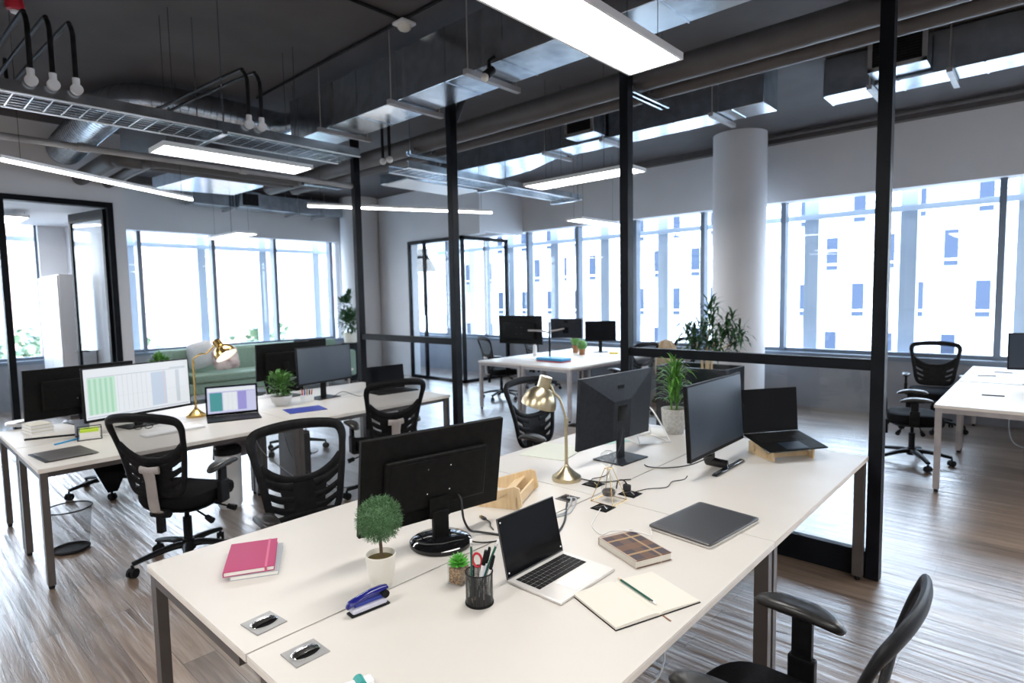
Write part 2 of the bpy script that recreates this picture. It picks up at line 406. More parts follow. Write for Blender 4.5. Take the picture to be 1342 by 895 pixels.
def box_g(*a, **k): return G().box(*a, **k)
def thing(name, label, cat, loc=(0, 0, 0), rz=0.0, group=None):
    o = bpy.data.objects.new(name, None); COL.objects.link(o); o.empty_display_size = 0.1
    o.location = loc; o.rotation_euler = (0, 0, rz); o['label'] = label; o['category'] = cat
    if group: o['group'] = group
    return o
def tag(o, label, cat, group=None):
    o['label'] = label; o['category'] = cat
    if group: o['group'] = group
    return o
def st(g, name, mat, smooth=0):
    o = g.build(name, mat, smooth=smooth); o['kind'] = 'structure'; return o
def kids(o): return [c for c in bpy.data.objects if c.parent == o]
def dup(root, loc, rz=0.0, label=None, group=None):
    r = root.copy(); COL.objects.link(r); r.location = loc; r.rotation_euler = (0, 0, rz)
    if label: r['label'] = label
    if group: r['group'] = group
    for ch in kids(root):
        if ch == r: continue
        c = ch.copy(); COL.objects.link(c); c.parent = r
        for gch in kids(ch):
            d = gch.copy(); COL.objects.link(d); d.parent = c
    return r
def smoothpath(pts, n=6, closed=False):
    P = [Vector(p) for p in pts]; K = len(P); out = []
    rng = range(K if closed else K - 1)
    for k in rng:
        if closed: p0, p1, p2, p3 = P[k - 1], P[k], P[(k + 1) % K], P[(k + 2) % K]
        else: p0, p1, p2, p3 = P[max(k - 1, 0)], P[k], P[k + 1], P[min(k + 2, K - 1)]
        for i in range(n):
            t = i / n
            out.append(0.5 * ((2 * p1) + (-p0 + p2) * t + (2 * p0 - 5 * p1 + 4 * p2 - p3) * t * t + (-p0 + 3 * p1 - 3 * p2 + p3) * t ** 3))
    if not closed: out.append(P[-1])
    return out
RND = random.Random(7)

# ================================================================== THE ROOM
CEIL = 3.97
XL, XD, YW, XR, YB = -12.3, -9.35, 9.3, 5.2, -4.2       # left windows, door wall, right windows, far right, rear
HEAD, SILL = 3.03, 0.80
DWY = 2.48                                              # end of the door wall
st(G().box(XL - .3, XR + .2, YB - .2, YW + .3, -0.12, 0.0), 'floor', 'wood_floor')
st(G().box(XL - .3, XR + .2, YB - .2, YW + .3, CEIL, CEIL + .2), 'ceiling', 'ceiling_paint')
# right-hand window wall (far wall of the photo, y = YW)
st(G().box(XL - .3, XR + .2, YW, YW + .3, 0, SILL - .06), 'wall_back', 'dado_paint')
st(G().box(XL - .3, XR + .2, YW, YW + .3, HEAD, CEIL), 'wall_back_upper', 'white_paint')
st(G().box(XL - .3, XR + .2, YW - .01, YW + .3, SILL - .06, SILL), 'trim_1', 'window_frame')
# left window wall (x = XL)
st(G().box(XL - .3, XL, YB - .2, YW, 0, SILL - .06), 'wall_left', 'dado_paint')
st(G().box(XL - .3, XL, YB - .2, YW, HEAD, CEIL), 'wall_left_upper', 'white_paint')
st(G().box(XL - .3, XL + .01, YB - .2, YW - .01, SILL - .06, SILL), 'trim_2', 'window_frame')
st(G().box(XL - .3, XL, 2.0, 3.0, SILL, HEAD), 'wall_left_pier', 'white_paint')
st(G().box(XL - .3, XL, 7.55, 8.6, SILL, HEAD), 'wall_left_pier', 'white_paint')
st(G().box(XR, XR + .2, YB - .2, YW, 0, CEIL), 'wall_right', 'white_paint')
g = G(); g.box(XL - .3, XR + .2, YB - .2, YB, 0, CEIL)
st(g, 'wall_rear', 'white_paint')
# windows: each bay = frame bars + pane
def window(n, axis, a, b, last=False, frame_w=0.07):
    """bay from a to b along y (axis 'x': wall x=XL) or along x (axis 'y': wall y=YW)"""
    f = G(); p = G(); fw = frame_w / 2
    def bar(u0, u1, z0, z1, d0=.12, d1=.27):
        if axis == 'y': f.box(u0, u1, YW + d0, YW + d1, z0, z1)
        elif axis == 'x': f.box(XL - d1, XL - d0, u0, u1, z0, z1)
        else: f.box(u0, u1, YB - d1, YB - d0, z0, z1)
    bar(a - fw, a + fw, SILL, HEAD)
    if last: bar(b - fw, b + fw, SILL, HEAD)
    bar(a + fw, b - fw, SILL, SILL + .05, .14, .25)
    if axis == 'y': p.box(a + fw, b - fw, YW + .19, YW + .20, SILL + .05, HEAD)
    elif axis == 'x': p.box(XL - .20, XL - .19, a + fw, b - fw, SILL + .05, HEAD)
    else: p.box(a + fw, b - fw, YB - .06, YB - .05, SILL + .05, HEAD - .05)
    fo = st(f, 'window_%d' % n, 'window_frame'); po = p.build('pane', 'pane_glass', fo, smooth=0)
    return fo
n = 0
x = -8.14 - 3 * 1.275
MX = [-8.14 + 1.275 * k for k in range(-3, 11)]
MX = [m for m in MX if m < XR - .3]
for a, b in zip(MX[:-1], MX[1:]):
    n += 1; window(n, 'y', a, b, b == MX[-1])
MY = [3.0, 3.486, 4.79, 6.06, 7.4]
for a, b in zip(MY[:-1], MY[1:]):
    n += 1; window(n, 'x', a, b, b == MY[-1])
for a, b in ((-3.9, -2.6), (-2.6, -1.3), (-1.3, 0.0), (0, 1.0), (1.0, 2.0)):
    n += 1; window(n, 'x', a, b, b == 2.0)
st(G().box(XL - .3, XL, -4.4, -3.9, SILL, HEAD), 'wall_left_pier', 'white_paint')
st(G().box(XL - .3, MX[0], YW, YW + .3, SILL, HEAD), 'wall_back_pier', 'white_paint')
st(G().box(MX[-1], XR + .2, YW, YW + .3, SILL, HEAD), 'wall_back_pier', 'white_paint')
# door wall (x = XD) with glazed front of a side office
g = G(); g.box(XD - .12, XD, YB, -1.6, 0, CEIL); g.box(XD - .12, XD, -1.6, 2.34, 3.05, CEIL); g.box(XD - .12, XD, 2.34, DWY, 0, CEIL)
g.box(XL, XD - .12, DWY - .12, DWY, 0, CEIL)
st(g, 'wall_office', 'white_paint')
st(G().box(XL, XD - .12, YB, DWY - .12, 3.0, 3.04), 'ceiling_office', 'white_paint')
g = G()
g.box(XD - .11, XD + .02, -1.6, 2.34, 2.98, 3.05); g.box(XD - .11, XD + .02, 2.27, 2.34, 0, 2.98)
for yy in (-1.57, -.2, 1.18): g.box(XD - .11, XD + .02, yy - .035, yy + .035, 0, 2.98)
g.box(XD - .11, XD + .02, -1.6, 1.18, 0, .08)
fr = st(g, 'door_1', 'black_frame')
p = G(); p.box(XD - .05, XD - .04, -1.53, -.235, .08, 2.98); p.box(XD - .05, XD - .04, -.165, 1.145, .08, 2.98)
p.build('pane', 'pane_glass', fr, smooth=0)
# the open glass leaf, hinged at the right jamb, swung into the office
hx, hy = XD - .06, 2.25; lx, ly = -10.32, 2.05
la = atan2(ly - hy, lx - hx); LW = hypot(lx - hx, ly - hy)
leaf = thing('office_door_leaf', 'black framed glass office door standing open at the left wall', 'door', (hx, hy, 0), la)
g = G(); g.box(0, LW, -.02, .02, 2.84, 2.97); g.box(0, LW, -.02, .02, .01, .12); g.box(0, .05, -.02, .02, .12, 2.84); g.box(LW - .05, LW, -.02, .02, .12, 2.84)
g.build('leaf_frame', 'black_frame', leaf, smooth=0)
G().box(.05, LW - .05, -.006, .006, .12, 2.84).build('pane', 'pane_glass', leaf, smooth=0)
g = G(); g.cyl((LW - .03, -.06, 1.03), (LW - .15, -.06, 1.03), .011); g.cyl((LW - .03, -.06, 1.03), (LW - .03, .06, 1.03), .011); g.cyl((LW - .03, .06, 1.03), (LW - .15, .06, 1.03), .011)
g.build('handle', 'black_frame', leaf)
cab = thing('wall_cabinet', 'tall white storage cabinet seen through the open office door', 'cabinet', (-11.3, 2.14, 0))
G().box(-.75, .6, -.2, .2, .06, 2.15, .006).build('body', 'white_paint', cab)
for k in range(2):
    dr = G().box(-.74 + .68 * k, -.08 + .67 * k, -.222, -.201, .08, 2.13, .003).build('door', 'white_plastic', cab)
    G().tube([(-.12 + .1 * k, -.225, 1.12), (-.12 + .1 * k, -.25, 1.12), (-.12 + .1 * k, -.25, 1.3), (-.12 + .1 * k, -.225, 1.3)], .006, 6).build('handle', 'chrome', dr)
G().box(-.75, .6, -.18, .18, 0, .06).build('plinth', 'leg_metal', cab)
# bulkhead and wall at the far left corner, glass booth in front of it
st(G().box(XL, -10.25, 8.05, 8.2, 0, 2.92), 'wall_corner', 'white_paint')
st(G().box(XL, -8.15, 8.05, 8.2, 2.92, CEIL), 'wall_corner_upper', 'white_paint')
st(G().box(-8.3, -8.15, 8.2, YW, 2.97, CEIL), 'wall_corner_return', 'white_paint')
booth = thing('glass_booth', 'black framed glass meeting booth in the far corner by the windows', 'meeting booth', (-8.55, 7.95, 0))
g = G(); W_, D_ = 1.72, 1.34
for (x0, x1, y0, y1) in ((-W_, -W_ + .06, 0, .06), (-1.22, -1.16, 0, .06), (-.06, 0, 0, .06), (-.06, 0, D_ - .08, D_ - .02)): g.box(x0, x1, y0, y1, 0, 2.9)
g.box(-W_, 0, 0, .06, 2.84, 2.91); g.box(-.06, 0, 0, D_ - .02, 2.84, 2.91); g.box(-W_, 0, 0, .06, 0, .06); g.box(-.06, 0, .06, D_ - .02, 0, .06)
g.build('frame', 'black_frame', booth, smooth=0)
G().box(-W_ + .06, -1.22, .025, .035, .06, 2.84).build('pane', 'pane_glass', booth, smooth=0)
G().box(-1.16, -.06, .025, .035, .06, 2.84).build('pane', 'pane_glass', booth, smooth=0)
G().box(-.035, -.025, .06, D_ - .08, .06, 2.84).build('pane', 'pane_glass', booth, smooth=0)
g = G(); g.cyl((-1.16, -.03, 1.0), (-1.16, -.03, 1.35), .012); g.build('handle', 'chrome', booth)
# round columns
def column(x, y, r, n):
    g = G(); g.lathe([(r, 0), (r, CEIL)], (x, y, 0), 48); st(g, 'column_%d' % n, 'white_paint', smooth=40)
column(-3.43, 8.72, .37, 1); column(-11.75, 7.75, .42, 2)
# dark service trim along the top of the window walls
st(G().box(-6.3, XR, YW - .12, YW, CEIL - .10, CEIL), 'trim_3', 'pipe_grey')
st(G().box(XL, XL + .12, DWY, 8.05, CEIL - .12, CEIL), 'trim_4', 'pipe_grey')
# exterior fins and transom of the curtain wall
def fin(x0, x1, y0, y1, z0, z1):
    o = G().box(x0, x1, y0, y1, z0, z1).build('trim_5', 'fin_metal', smooth=0); o['kind'] = 'structure'
for k in range(-2, 12): fin(-7.86 + 1.25 * k, -7.66 + 1.25 * k, YW + .55, YW + .75, -1.5, 5.5)
fin(XL, XR + 3, YW + .5, YW + .54, 2.78, 2.86)
for k in range(-5, 4): fin(XL - .75, XL - .55, 3.36 + 1.27 * k, 3.52 + 1.27 * k, -1.5, 5.5)
fin(XL - .54, XL - .5, -4, 9, 2.78, 2.86)

# ------------------------------------------------------------------ outside
GZ = -9.0
o = G().box(-140, 90, -60, 140, GZ - .2, GZ).build('ground', 'street', smooth=0); o['kind'] = 'structure'
def far_building(name, label, origin, rz, W, Hh, D, wall_mat, wins, glass, panel, extra=None):
    t = thing(name, label, 'building', origin, rz)
    G().box(-W / 2, W / 2, 0, D, 0, Hh).build('wall', wall_mat, t, smooth=0)
    g = G()
    for k in range(1, int(Hh / 3.3) + 1): g.box(-W / 2, W / 2, -.04, 0, k * 3.3 - .04, k * 3.3 + .03)
    g.build('floor_band', 'facade_panel', t, smooth=0)
    proto = {}
    for (x, z, w, h, hp) in wins:
        key = (w, h, hp)
        if key not in proto:
            a = G().box(-w / 2, w / 2, -.10, -.045, 0, h).build('window', glass, t, smooth=0)
            a.location = (x, 0, z); q = None
            if hp > 0: q = G().box(-w / 2, w / 2, -.09, -.045, -hp, 0).build('sill_panel', panel, a, smooth=0)
            r = G().box(-w / 2, w / 2, -.13, -.10, h * .14, h * .14 + .12).build('rail', 'white_plastic', a, smooth=0)
            proto[key] = (a, q, r)
        else:
            a0, q0, r0 = proto[key]
            a = a0.copy(); COL.objects.link(a); a.parent = t; a.location = (x, 0, z)
            for s_ in (q0, r0):
                if s_: c = s_.copy(); COL.objects.link(c); c.parent = a
    return t
# white facade opposite the right-hand windows; staggered tall windows
SCF = 2.4; FY = 19 * SCF
wins = []
rows = [(1.7 + (z - 1.7) * SCF) for z in (3.62, 2.30, 0.98, -0.40)]
for r_i, zz in enumerate(rows):
    for k in range(-14, 2):
        xo = (-1.30 + 1.39 * k - (0.0 if r_i % 2 == 0 else -0.0)) * SCF
        if r_i in (0, 2): xx = xo
        else:
            if (k % 4) in (1,): continue
            xx = xo - .68 * SCF
        wins.append((xx + 14.0, zz - GZ, .72, .92 * SCF, .38 * SCF))
far_building('office_building', 'white slab building with staggered tall windows opposite the right windows', (-14.0, FY, GZ), 0, 84, 24, 10, 'facade_white', wins, 'far_glass', 'facade_panel')
# paler buildings beyond the left windows
wins = []
for k in range(-9, 10):
    for r_ in range(1, 6): wins.append((k * 1.95, r_ * 3.3 + 1.0, .8, 1.7, 0))
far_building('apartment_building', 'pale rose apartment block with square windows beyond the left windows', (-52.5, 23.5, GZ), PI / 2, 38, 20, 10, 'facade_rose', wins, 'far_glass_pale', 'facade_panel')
wins = [(k * 3.0, r_ * 3.3 + 1.0, 1.5, 1.6, 0) for k in range(-2, 3) for r_ in range(1, 7)]
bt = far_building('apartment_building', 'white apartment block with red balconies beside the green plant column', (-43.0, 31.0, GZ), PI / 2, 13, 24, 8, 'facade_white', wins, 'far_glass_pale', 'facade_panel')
for r_ in range(1, 7):
    G().box(-5.6, -3.2, -.9, 0, r_ * 3.3 + .1, r_ * 3.3 + 1.2).build('balcony', 'balcony_red', bt, smooth=0)
    G().box(.9, 3.0, -.9, 0, r_ * 3.3 + .1, r_ * 3.3 + 1.2).build('balcony', 'balcony_red', bt, smooth=0)
wins = [(k * 3.2, r_ * 3.2 + 1.0, 1.4, 1.5, 0) for k in range(-3, 4) for r_ in range(1, 3)]
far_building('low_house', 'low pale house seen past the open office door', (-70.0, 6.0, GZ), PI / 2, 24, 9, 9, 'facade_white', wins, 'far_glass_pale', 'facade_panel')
def street_tree(x, y, h, label, seed):
    r_ = random.Random(seed); t = thing('street_tree', label, 'tree', (x, y, GZ), group='street trees below the left windows')
    G().tube([(0, 0, 0), (.1, 0, h * .45), (.0, .1, h * .7)], [.18, .13, .07], 8).build('trunk', 'trunk', t)
    g = G()
    for k in range(420):
        a = r_.uniform(0, 2 * PI); ph = r_.uniform(-.6, 1.5); R_ = h * .36 * r_.uniform(.55, 1.0)
        c = V(R_ * cos(a) * cos(ph), R_ * sin(a) * cos(ph), h * .68 + R_ * .8 * sin(ph))
        d = V(r_.uniform(-1, 1), r_.uniform(-1, 1), r_.uniform(-.6, 1)).normalized() * .55
        g.leaf(c, c + d, .42, 0.1, seg=2)
    g.build('foliage', 'tree_green', t)
for k, (x, y, h) in enumerate(((-34, 9.0, 9.0), (-38, 17.5, 9.4), (-27, 14.6, 8.7), (-38, 24, 9.2), (-33, 1.0, 9.0), (-42, 6, 9.6))):
    street_tree(x, y, h, 'green street tree below the left windows, leafy round crown', 10 + k)
# sky portals in the window openings (they only help sample the sky)
def portal(loc, rot, sx_, sy_):
    l = bpy.data.lights.new('sky_portal', 'AREA'); l.shape = 'RECTANGLE'; l.size = sx_; l.size_y = sy_; l.cycles.is_portal = True
    o = bpy.data.objects.new('sky_portal', l); COL.objects.link(o); o.location = loc; o.rotation_euler = rot
portal(((MX[0] + MX[-1]) / 2, YW + .33, (SILL + HEAD) / 2), (-PI / 2, 0, 0), MX[-1] - MX[0], HEAD - SILL)
portal((XL - .33, 5.2, (SILL + HEAD) / 2), (0, -PI / 2, 0), HEAD - SILL, 4.5)
portal((XL - .33, -.9, (SILL + HEAD) / 2), (0, -PI / 2, 0), HEAD - SILL, 6.0)

# ================================================================== PARTITIONS
def partition(x0, x1, label, yl=3.93):
    t = thing('glass_partition', label, 'partition', (x0, yl, 0))
    L = x1 - x0
    for xx in (0, L): G().box(xx - .035, xx + .035, -.05, .03, 0, CEIL, .003).build('post', 'black_frame', t)
    G().box(.035, L - .035, -.035, .02, 1.235, 1.30, .003).build('rail', 'black_frame', t)
    G().box(.035, L - .035, -.035, .02, 0, .16, .003).build('bottom_rail', 'black_frame', t)
    G().box(.035, L - .035, -.012, -.004, .16, 1.235).build('pane', 'partition_glass', t, smooth=0)
    return t
partition(-2.395, -.725, 'black framed glass partition behind the laptop on the wooden stand')
partition(-5.985, -4.33, 'black framed glass partition at the far end of the left bench')

# ================================================================== CEILING SERVICES
def rect_duct(name, label, ax, a, b, c0, c1, z0, z1, grille=None, cat='air duct', hang=()):
    """sheet duct along x ('x') or y ('y') with flanged joints"""
    t = thing(name, label, cat, (0, 0, 0))
    B = (lambda g, u0, u1, w0, w1, zz0, zz1, ch=0: g.box(u0, u1, w0, w1, zz0, zz1, ch)) if ax == 'x' else (lambda g, u0, u1, w0, w1, zz0, zz1, ch=0: g.box(w0, w1, u0, u1, zz0, zz1, ch))
    g = G(); B(g, a, b, c0, c1, z0, z1, .004); g.build('duct_body', 'galvanized', t)
    u = a
    k = 0
    while u < b:
        g = G()
        for (w0, w1, q0, q1) in ((c0 - .004, c1 + .004, z0 - .006, z0), (c0 - .004, c1 + .004, z1, z1 + .005), (c0 - .004, c0, z0, z1), (c1, c1 + .004, z0, z1)):
            B(g, u, u + .012, w0, w1, q0, q1)
        g.build('joint', 'galvanized', t, smooth=0); u += .62; k += 1
        if k > 30: break
    for h in hang:
        g = G(); B(g, h, h + .045, c0 - .10, c1 + .10, z0 - .05, z0 - .01)
        for w in (c0 - .07, c1 + .07):
            p = (h + .022, w) if ax == 'x' else (w, h + .022)
            g.cyl((p[0], p[1], z0 - .03), (p[0], p[1], CEIL), .006, n=6)
        g.build('hanger', 'rail_grey', t)
    return t
d1 = rect_duct('air_duct', 'long square galvanised duct crossing the ceiling from the near right to the round duct', 'x', -6.1, 4.5, 3.22, 3.62, 3.40, 3.82, hang=(-5.4, -4.25, -3.3, -1.0, 1.5))
d2 = rect_duct('air_duct', 'square galvanised duct ending in front of the big round column', 'x', -4.9, -2.10, 5.9, 6.28, 3.5, 3.9, hang=(-4.75, -3.9, -2.6))
g = G(); g.rings([[V(-4.9, 5.9, 3.5), V(-4.9, 6.28, 3.5), V(-4.9, 6.28, 3.9), V(-4.9, 5.9, 3.9)], [V(-5.5, 5.75, 3.46), V(-5.5, 6.45, 3.46), V(-5.5, 6.45, 3.86), V(-5.5, 5.75, 3.86)], [V(-6.7, 5.6, 3.44), V(-6.7, 6.6, 3.44), V(-6.7, 6.6, 3.9), V(-6.7, 5.6, 3.9)]])
g.build('duct_reducer', 'galvanized', d2, smooth=0)
def grille(parent, x0, x1, y, z0, z1, dep=.25):
    g = G(); g.box(x0, x1, y, y + dep, z0, z1, .004); o = g.build('grille_box', 'galvanized', parent)
    g = G()
    for (a, b, c, d) in ((x0, x1, z1 - .035, z1), (x0, x1, z0, z0 + .035), (x0, x0 + .035, z0, z1), (x1 - .035, x1, z0, z1)): g.box(a, b, y - .015, y, c, d)
    g.build('grille_frame', 'rail_grey', o, smooth=0)
    g = G(); g.box(x0 + .035, x1 - .035, y - .003, y - .001, z0 + .035, z1 - .035)
    zz = z0 + .05
    while zz < z1 - .05:
        g.box(x0 + .035, x1 - .035, y - .012, y - .004, zz, zz + .010); zz += .024
    g.build('louvres', 'conduit_black', o, smooth=0)
grille(d2, -4.25, -3.85, 5.62, 3.52, 3.86)
d3 = rect_duct('air_duct', 'square galvanised duct with grille at the upper right of the glass partition', 'x', -1.74, 4.6, 6.5, 6.86, 3.6, 3.95, hang=(-1.35, -.75, 1.5))
grille(d3, -1.30, -.86, 6.2, 3.63, 3.95)
# round spiral duct: from the office wall, elbow, along y into the square duct
rd = thing('spiral_duct', 'round spiral duct bending from the office wall to the square duct', 'air duct', (0, 0, 0))
path = [V(-9.34, 1.85, 3.66), V(-7.9, 1.85, 3.72), V(-7.3, 1.88, 3.74), V(-7.02, 2.02, 3.75), V(-6.90, 2.3, 3.75), V(-6.88, 2.7, 3.75), V(-6.86, 3.1, 3.74)]
pp = smoothpath(path, 8)
g = G(); g.tube(pp, .19, 28); g.build('duct_tube', 'galvanized', rd)
acc = 0; last = pp[0]; g = G()
for i in range(1, len(pp)):
    seg = (pp[i] - pp[i - 1]); L = seg.length; dv = seg.normalized(); s_ = 0
    while acc + (L - s_) >= .07:
        s_ += .07 - acc; acc = 0; c = pp[i - 1] + dv * s_
        a = dv.orthogonal().normalized(); b = dv.cross(a)
        g.tube([c + (a * cos(2 * PI * k / 24) + b * sin(2 * PI * k / 24)) * .191 for k in range(24)], .0055, 5, closed=True)
    acc += L - s_
g.build('spiral_seam', 'galvanized', rd)
g = G(); g.tube(smoothpath([V(-6.86, 3.1, 3.74), V(-6.82, 3.3, 3.73), V(-6.66, 3.42, 3.68), V(-6.4, 3.43, 3.63), V(-6.1, 3.43, 3.61)], 5), .18, 24)
g.build('duct_end', 'galvanized', rd)
# two grey pipes along x with their return along y
def pipe(label, path, r, hangs, cat='pipe'):
    t = thing('service_pipe', label, cat, (0, 0, 0)); P = smoothpath(path, 5) if len(path) > 2 else path
    G().tube(P, r, 20).build('pipe_run', 'pipe_grey', t)
    for c in hangs:
        g = G()
        ring = [V(c[0], c[1] + (r + .006) * cos(2 * PI * k / 16), c[2] + (r + .006) * sin(2 * PI * k / 16)) for k in range(16)]
        g.tube(ring, .012, 6, closed=True)
        g.build('clamp', 'galvanized', t)
    return t
pipe('thicker grey insulated pipe under the near long duct', [V(4.8, 4.1, 3.33), V(-7.5, 4.1, 3.33), V(-7.72, 4.06, 3.33), V(-7.82, 3.9, 3.33), V(-7.82, 2.25, 3.33), V(-7.9, 2.06, 3.33), V(-8.1, 2.0, 3.33), V(-9.34, 2.0, 3.33)], .092, ())
pipe('thinner grey insulated pipe running behind the thicker one', [V(4.8, 4.36, 3.30), V(-7.3, 4.36, 3.30), V(-7.5, 4.33, 3.30), V(-7.58, 4.2, 3.3), V(-7.58, 2.6, 3.30), V(-7.66, 2.36, 3.3), V(-7.9, 2.3, 3.3), V(-9.34, 2.3, 3.30)], .062, ())
def trapeze(x, y0, y1, z, label, n=1):
    t = thing('pipe_hanger', label, 'bracket', (x, y0, z))
    g = G()
    for dx in (0, .055):
        g.box(dx - .006, dx + .012, 0, y1 - y0, -.045, 0); g.box(dx - .006, dx + .03, 0, y1 - y0, -.045, -.038)
    g.build('channel', 'galvanized', t, smooth=0)
    for yy in (.02, y1 - y0 - .02):
        G().cyl((.03, yy, -.05), (.03, yy, CEIL - z), .005, n=6).build('threaded_rod', 'galvanized', t)
    for yy in (.12, .36):
        G().tube([V(.03, yy + .055 * cos(a), .0 + .055 * sin(a) + .0) for a in [PI * k / 8 for k in range(9)]], .012, 6).build('saddle', 'galvanized', t)
for x, lb in ((-2.42, 'galvanised pipe hanger under the end of the big light panel'), (-5.05, 'galvanised pipe hanger between the two left partition posts'), (-7.25, 'galvanised pipe hanger by the pipe elbow')):
    trapeze(x, 3.94, 4.48, 3.235, lb)
# perforated cable tray along y
def tray(label, x0, x1, y0, y1, z, rods, boxes=()):
    t = thing('cable_tray', label, 'cable tray', (0, 0, 0))
    g = G()
    for x in (x0, x1):
        g.box(x - .002, x + .002, y0, y1, z, z + .07); s_ = 1 if x == x0 else -1
        g.box(x, x + s_ * .022, y0, y1, z + .068, z + .072)
    g.build('side_rail', 'galvanized', t, smooth=0)
    g = G(); g.box(x0 - .012, x0 + .018, y0, y1, z - .006, z); g.box(x1 - .018, x1 + .012, y0, y1, z - .006, z); g.build('rail_flange', 'galvanized_lit', t, smooth=0)
    g = G()
    yy = y0
    while yy < y1:
        g.box(x0, x1, yy, yy + .008, z - .004, z + .002); yy += .10
    for k in range(1, 6): xx = x0 + (x1 - x0) * k / 6; g.box(xx - .003, xx + .003, y0, y1, z, z + .006)
    g.build('mesh_bottom', 'galvanized', t, smooth=0)
    for yy in rods:
        G().box(x0 - .08, x1 + .08, yy, yy + .04, z - .045, z - .006, .003).build('support_bar', 'galvanized', t)
        for xx in (x0 - .06, x1 + .06): G().cyl((xx, yy + .02, z - .03), (xx, yy + .02, CEIL), .005, n=6).build('threaded_rod', 'galvanized', t)
    return t
tray('galvanised cable tray above the left bench, nearest run', -5.1, -4.72, -2.5, 3.15, 3.0, (1.9, -.4))
tray('galvanised cable tray running away behind the partition posts', -5.42, -5.08, 3.98, 7.1, 3.08, (5.4, 6.9))
# conduits that drop into tray
def conduit(x, y, label, zb=3.12, reach=.9, group='black hoses dropping to the cable tray', dx=-1):
    t = thing('cable_conduit', label, 'conduit', (x, y, 0), group=group)
    G().tube(smoothpath([V(0, 0, zb), V(0, 0, 3.38), V(dx * .015, 0, 3.44), V(dx * .07, 0, 3.50), V(dx * .2, 0, 3.53), V(dx * 1.2, 0, 3.60), V(dx * 2.2, 0, 3.66), V(dx * 2.4, 0, 3.72), V(dx * 2.45, 0, CEIL - .02)], 6), .015, 10).build('hose', 'conduit_black', t)
    g = G(); g.cyl((-.012, 0, zb - .04), (.018, 0, zb - .04), .034, n=22); g.cyl((0, 0, zb - .02), (0, 0, zb + .03), .021, n=12)
    g.build('plug_box', 'white_plastic', t)
for y, lb in ((.79, 'black hose with round white plug box, nearest of the three at the upper left'), (.90, 'black hose with round white plug box, second from the left edge'), (1.02, 'black hose at the upper left, third from the left edge'), (2.13, 'black hose with white plug box, left one of the pair above the round duct'), (2.23, 'black hose with white plug box, right one of the pair above the round duct')):
    conduit(-4.690, y, lb, group=None)
for x, lb in ((-5.36, 'left of two black hoses dropping beside the slim partition post'), (-5.24, 'right of two black hoses dropping beside the slim partition post')):
    t = thing('cable_conduit', lb, 'conduit', (x, 3.86, 0))
    G().cyl((0, 0, 3.2), (0, 0, 3.95), .016, n=8).build('hose', 'conduit_black', t)
    G().ball((0, 0, 3.17), .035).build('plug_box', 'white_plastic', t)
# thin sprinkler rail along y
t = thing('sprinkler_pipe', 'thin light grey pipe below the cable tray at left', 'pipe', (0, 0, 0))
G().tube([V(-5.98, -3.5, 3.0), V(-6.0, 3.9, 3.0)], .028, 12).build('pipe_run', 'rail_grey', t)
for yy in (.2, 1.28, 2.6): G().cyl((-5.99, yy, 3.0), (-5.99, yy + .07, 3.0), .038, n=12).build('coupling', 'rail_grey', t)
for yy in (.75, 3.2): G().cyl((-5.99, yy, 3.0), (-5.99, yy, CEIL - .01), .005, n=6).build('threaded_rod', 'galvanized', t)
# surface conduits on the ceiling
tag(G().tube([V(-6.6, 3.1, CEIL - .02), V(-4.02, 3.1, CEIL - .02), V(-3.96, 3.1, CEIL - .02), V(-1.9, 3.1, CEIL - .02)], .014, 8).build('ceiling_conduit', 'conduit_black'), 'thin black conduit on the ceiling running through the white smoke detector', 'conduit')
tag(G().tube([V(-3.98, 3.14, CEIL - .02), V(-3.98, .2, CEIL - .02)], .014, 8).build('ceiling_conduit', 'conduit_black'), 'thin black conduit running towards the viewer from the smoke detector', 'conduit')
tag(G().tube([V(-3.5, 9.0, CEIL - .05), V(4.8, 9.0, CEIL - .05)], .03, 8).build('ceiling_conduit', 'pipe_grey'), 'dark pipe at the ceiling edge above the right windows', 'conduit')
t = thing('smoke_detector', 'white square smoke detector on the black ceiling conduit', 'smoke detector', (-3.98, 3.12, CEIL))
G().box(-.07, .07, -.07, .07, -.055, -.03, .006).build('base_plate', 'white_plastic', t)
G().lathe([(.055, -.055), (.055, -.075), (.04, -.092), (.0, -.094)], n=20).build('sensor', 'white_ceramic', t)
G().lathe([(.035, -.028), (.035, 0)], n=16, cap=True).build('mount', 'conduit_black', t)
t = thing('fire_sounder', 'red round fire alarm sounder at the top left corner', 'fire alarm', (-5.72, .90, CEIL))
G().lathe([(.05, 0), (.055, -.03), (.06, -.07), (.05, -.1), (0, -.105)], n=24).build('body', 'red_plastic', t)
G().lathe([(.03, -.106), (.027, -.122), (0, -.127)], n=18).build('lens', 'white_plastic', t)
t = thing('ceiling_camera', 'small black and white camera under the near duct', 'camera', (-2.93, 3.02, 3.22))
G().tube([V(0, .05, .14), V(0, 0, .1), V(0, 0, .05)], .014, 8).build('bracket', 'conduit_black', t)
G().cyl((0, .03, .05), (.0, -.03, .0), .03, n=14).build('body', 'conduit_black', t)
G().ball((0, -.045, -.02), .028).build('lens', 'white_ceramic', t)
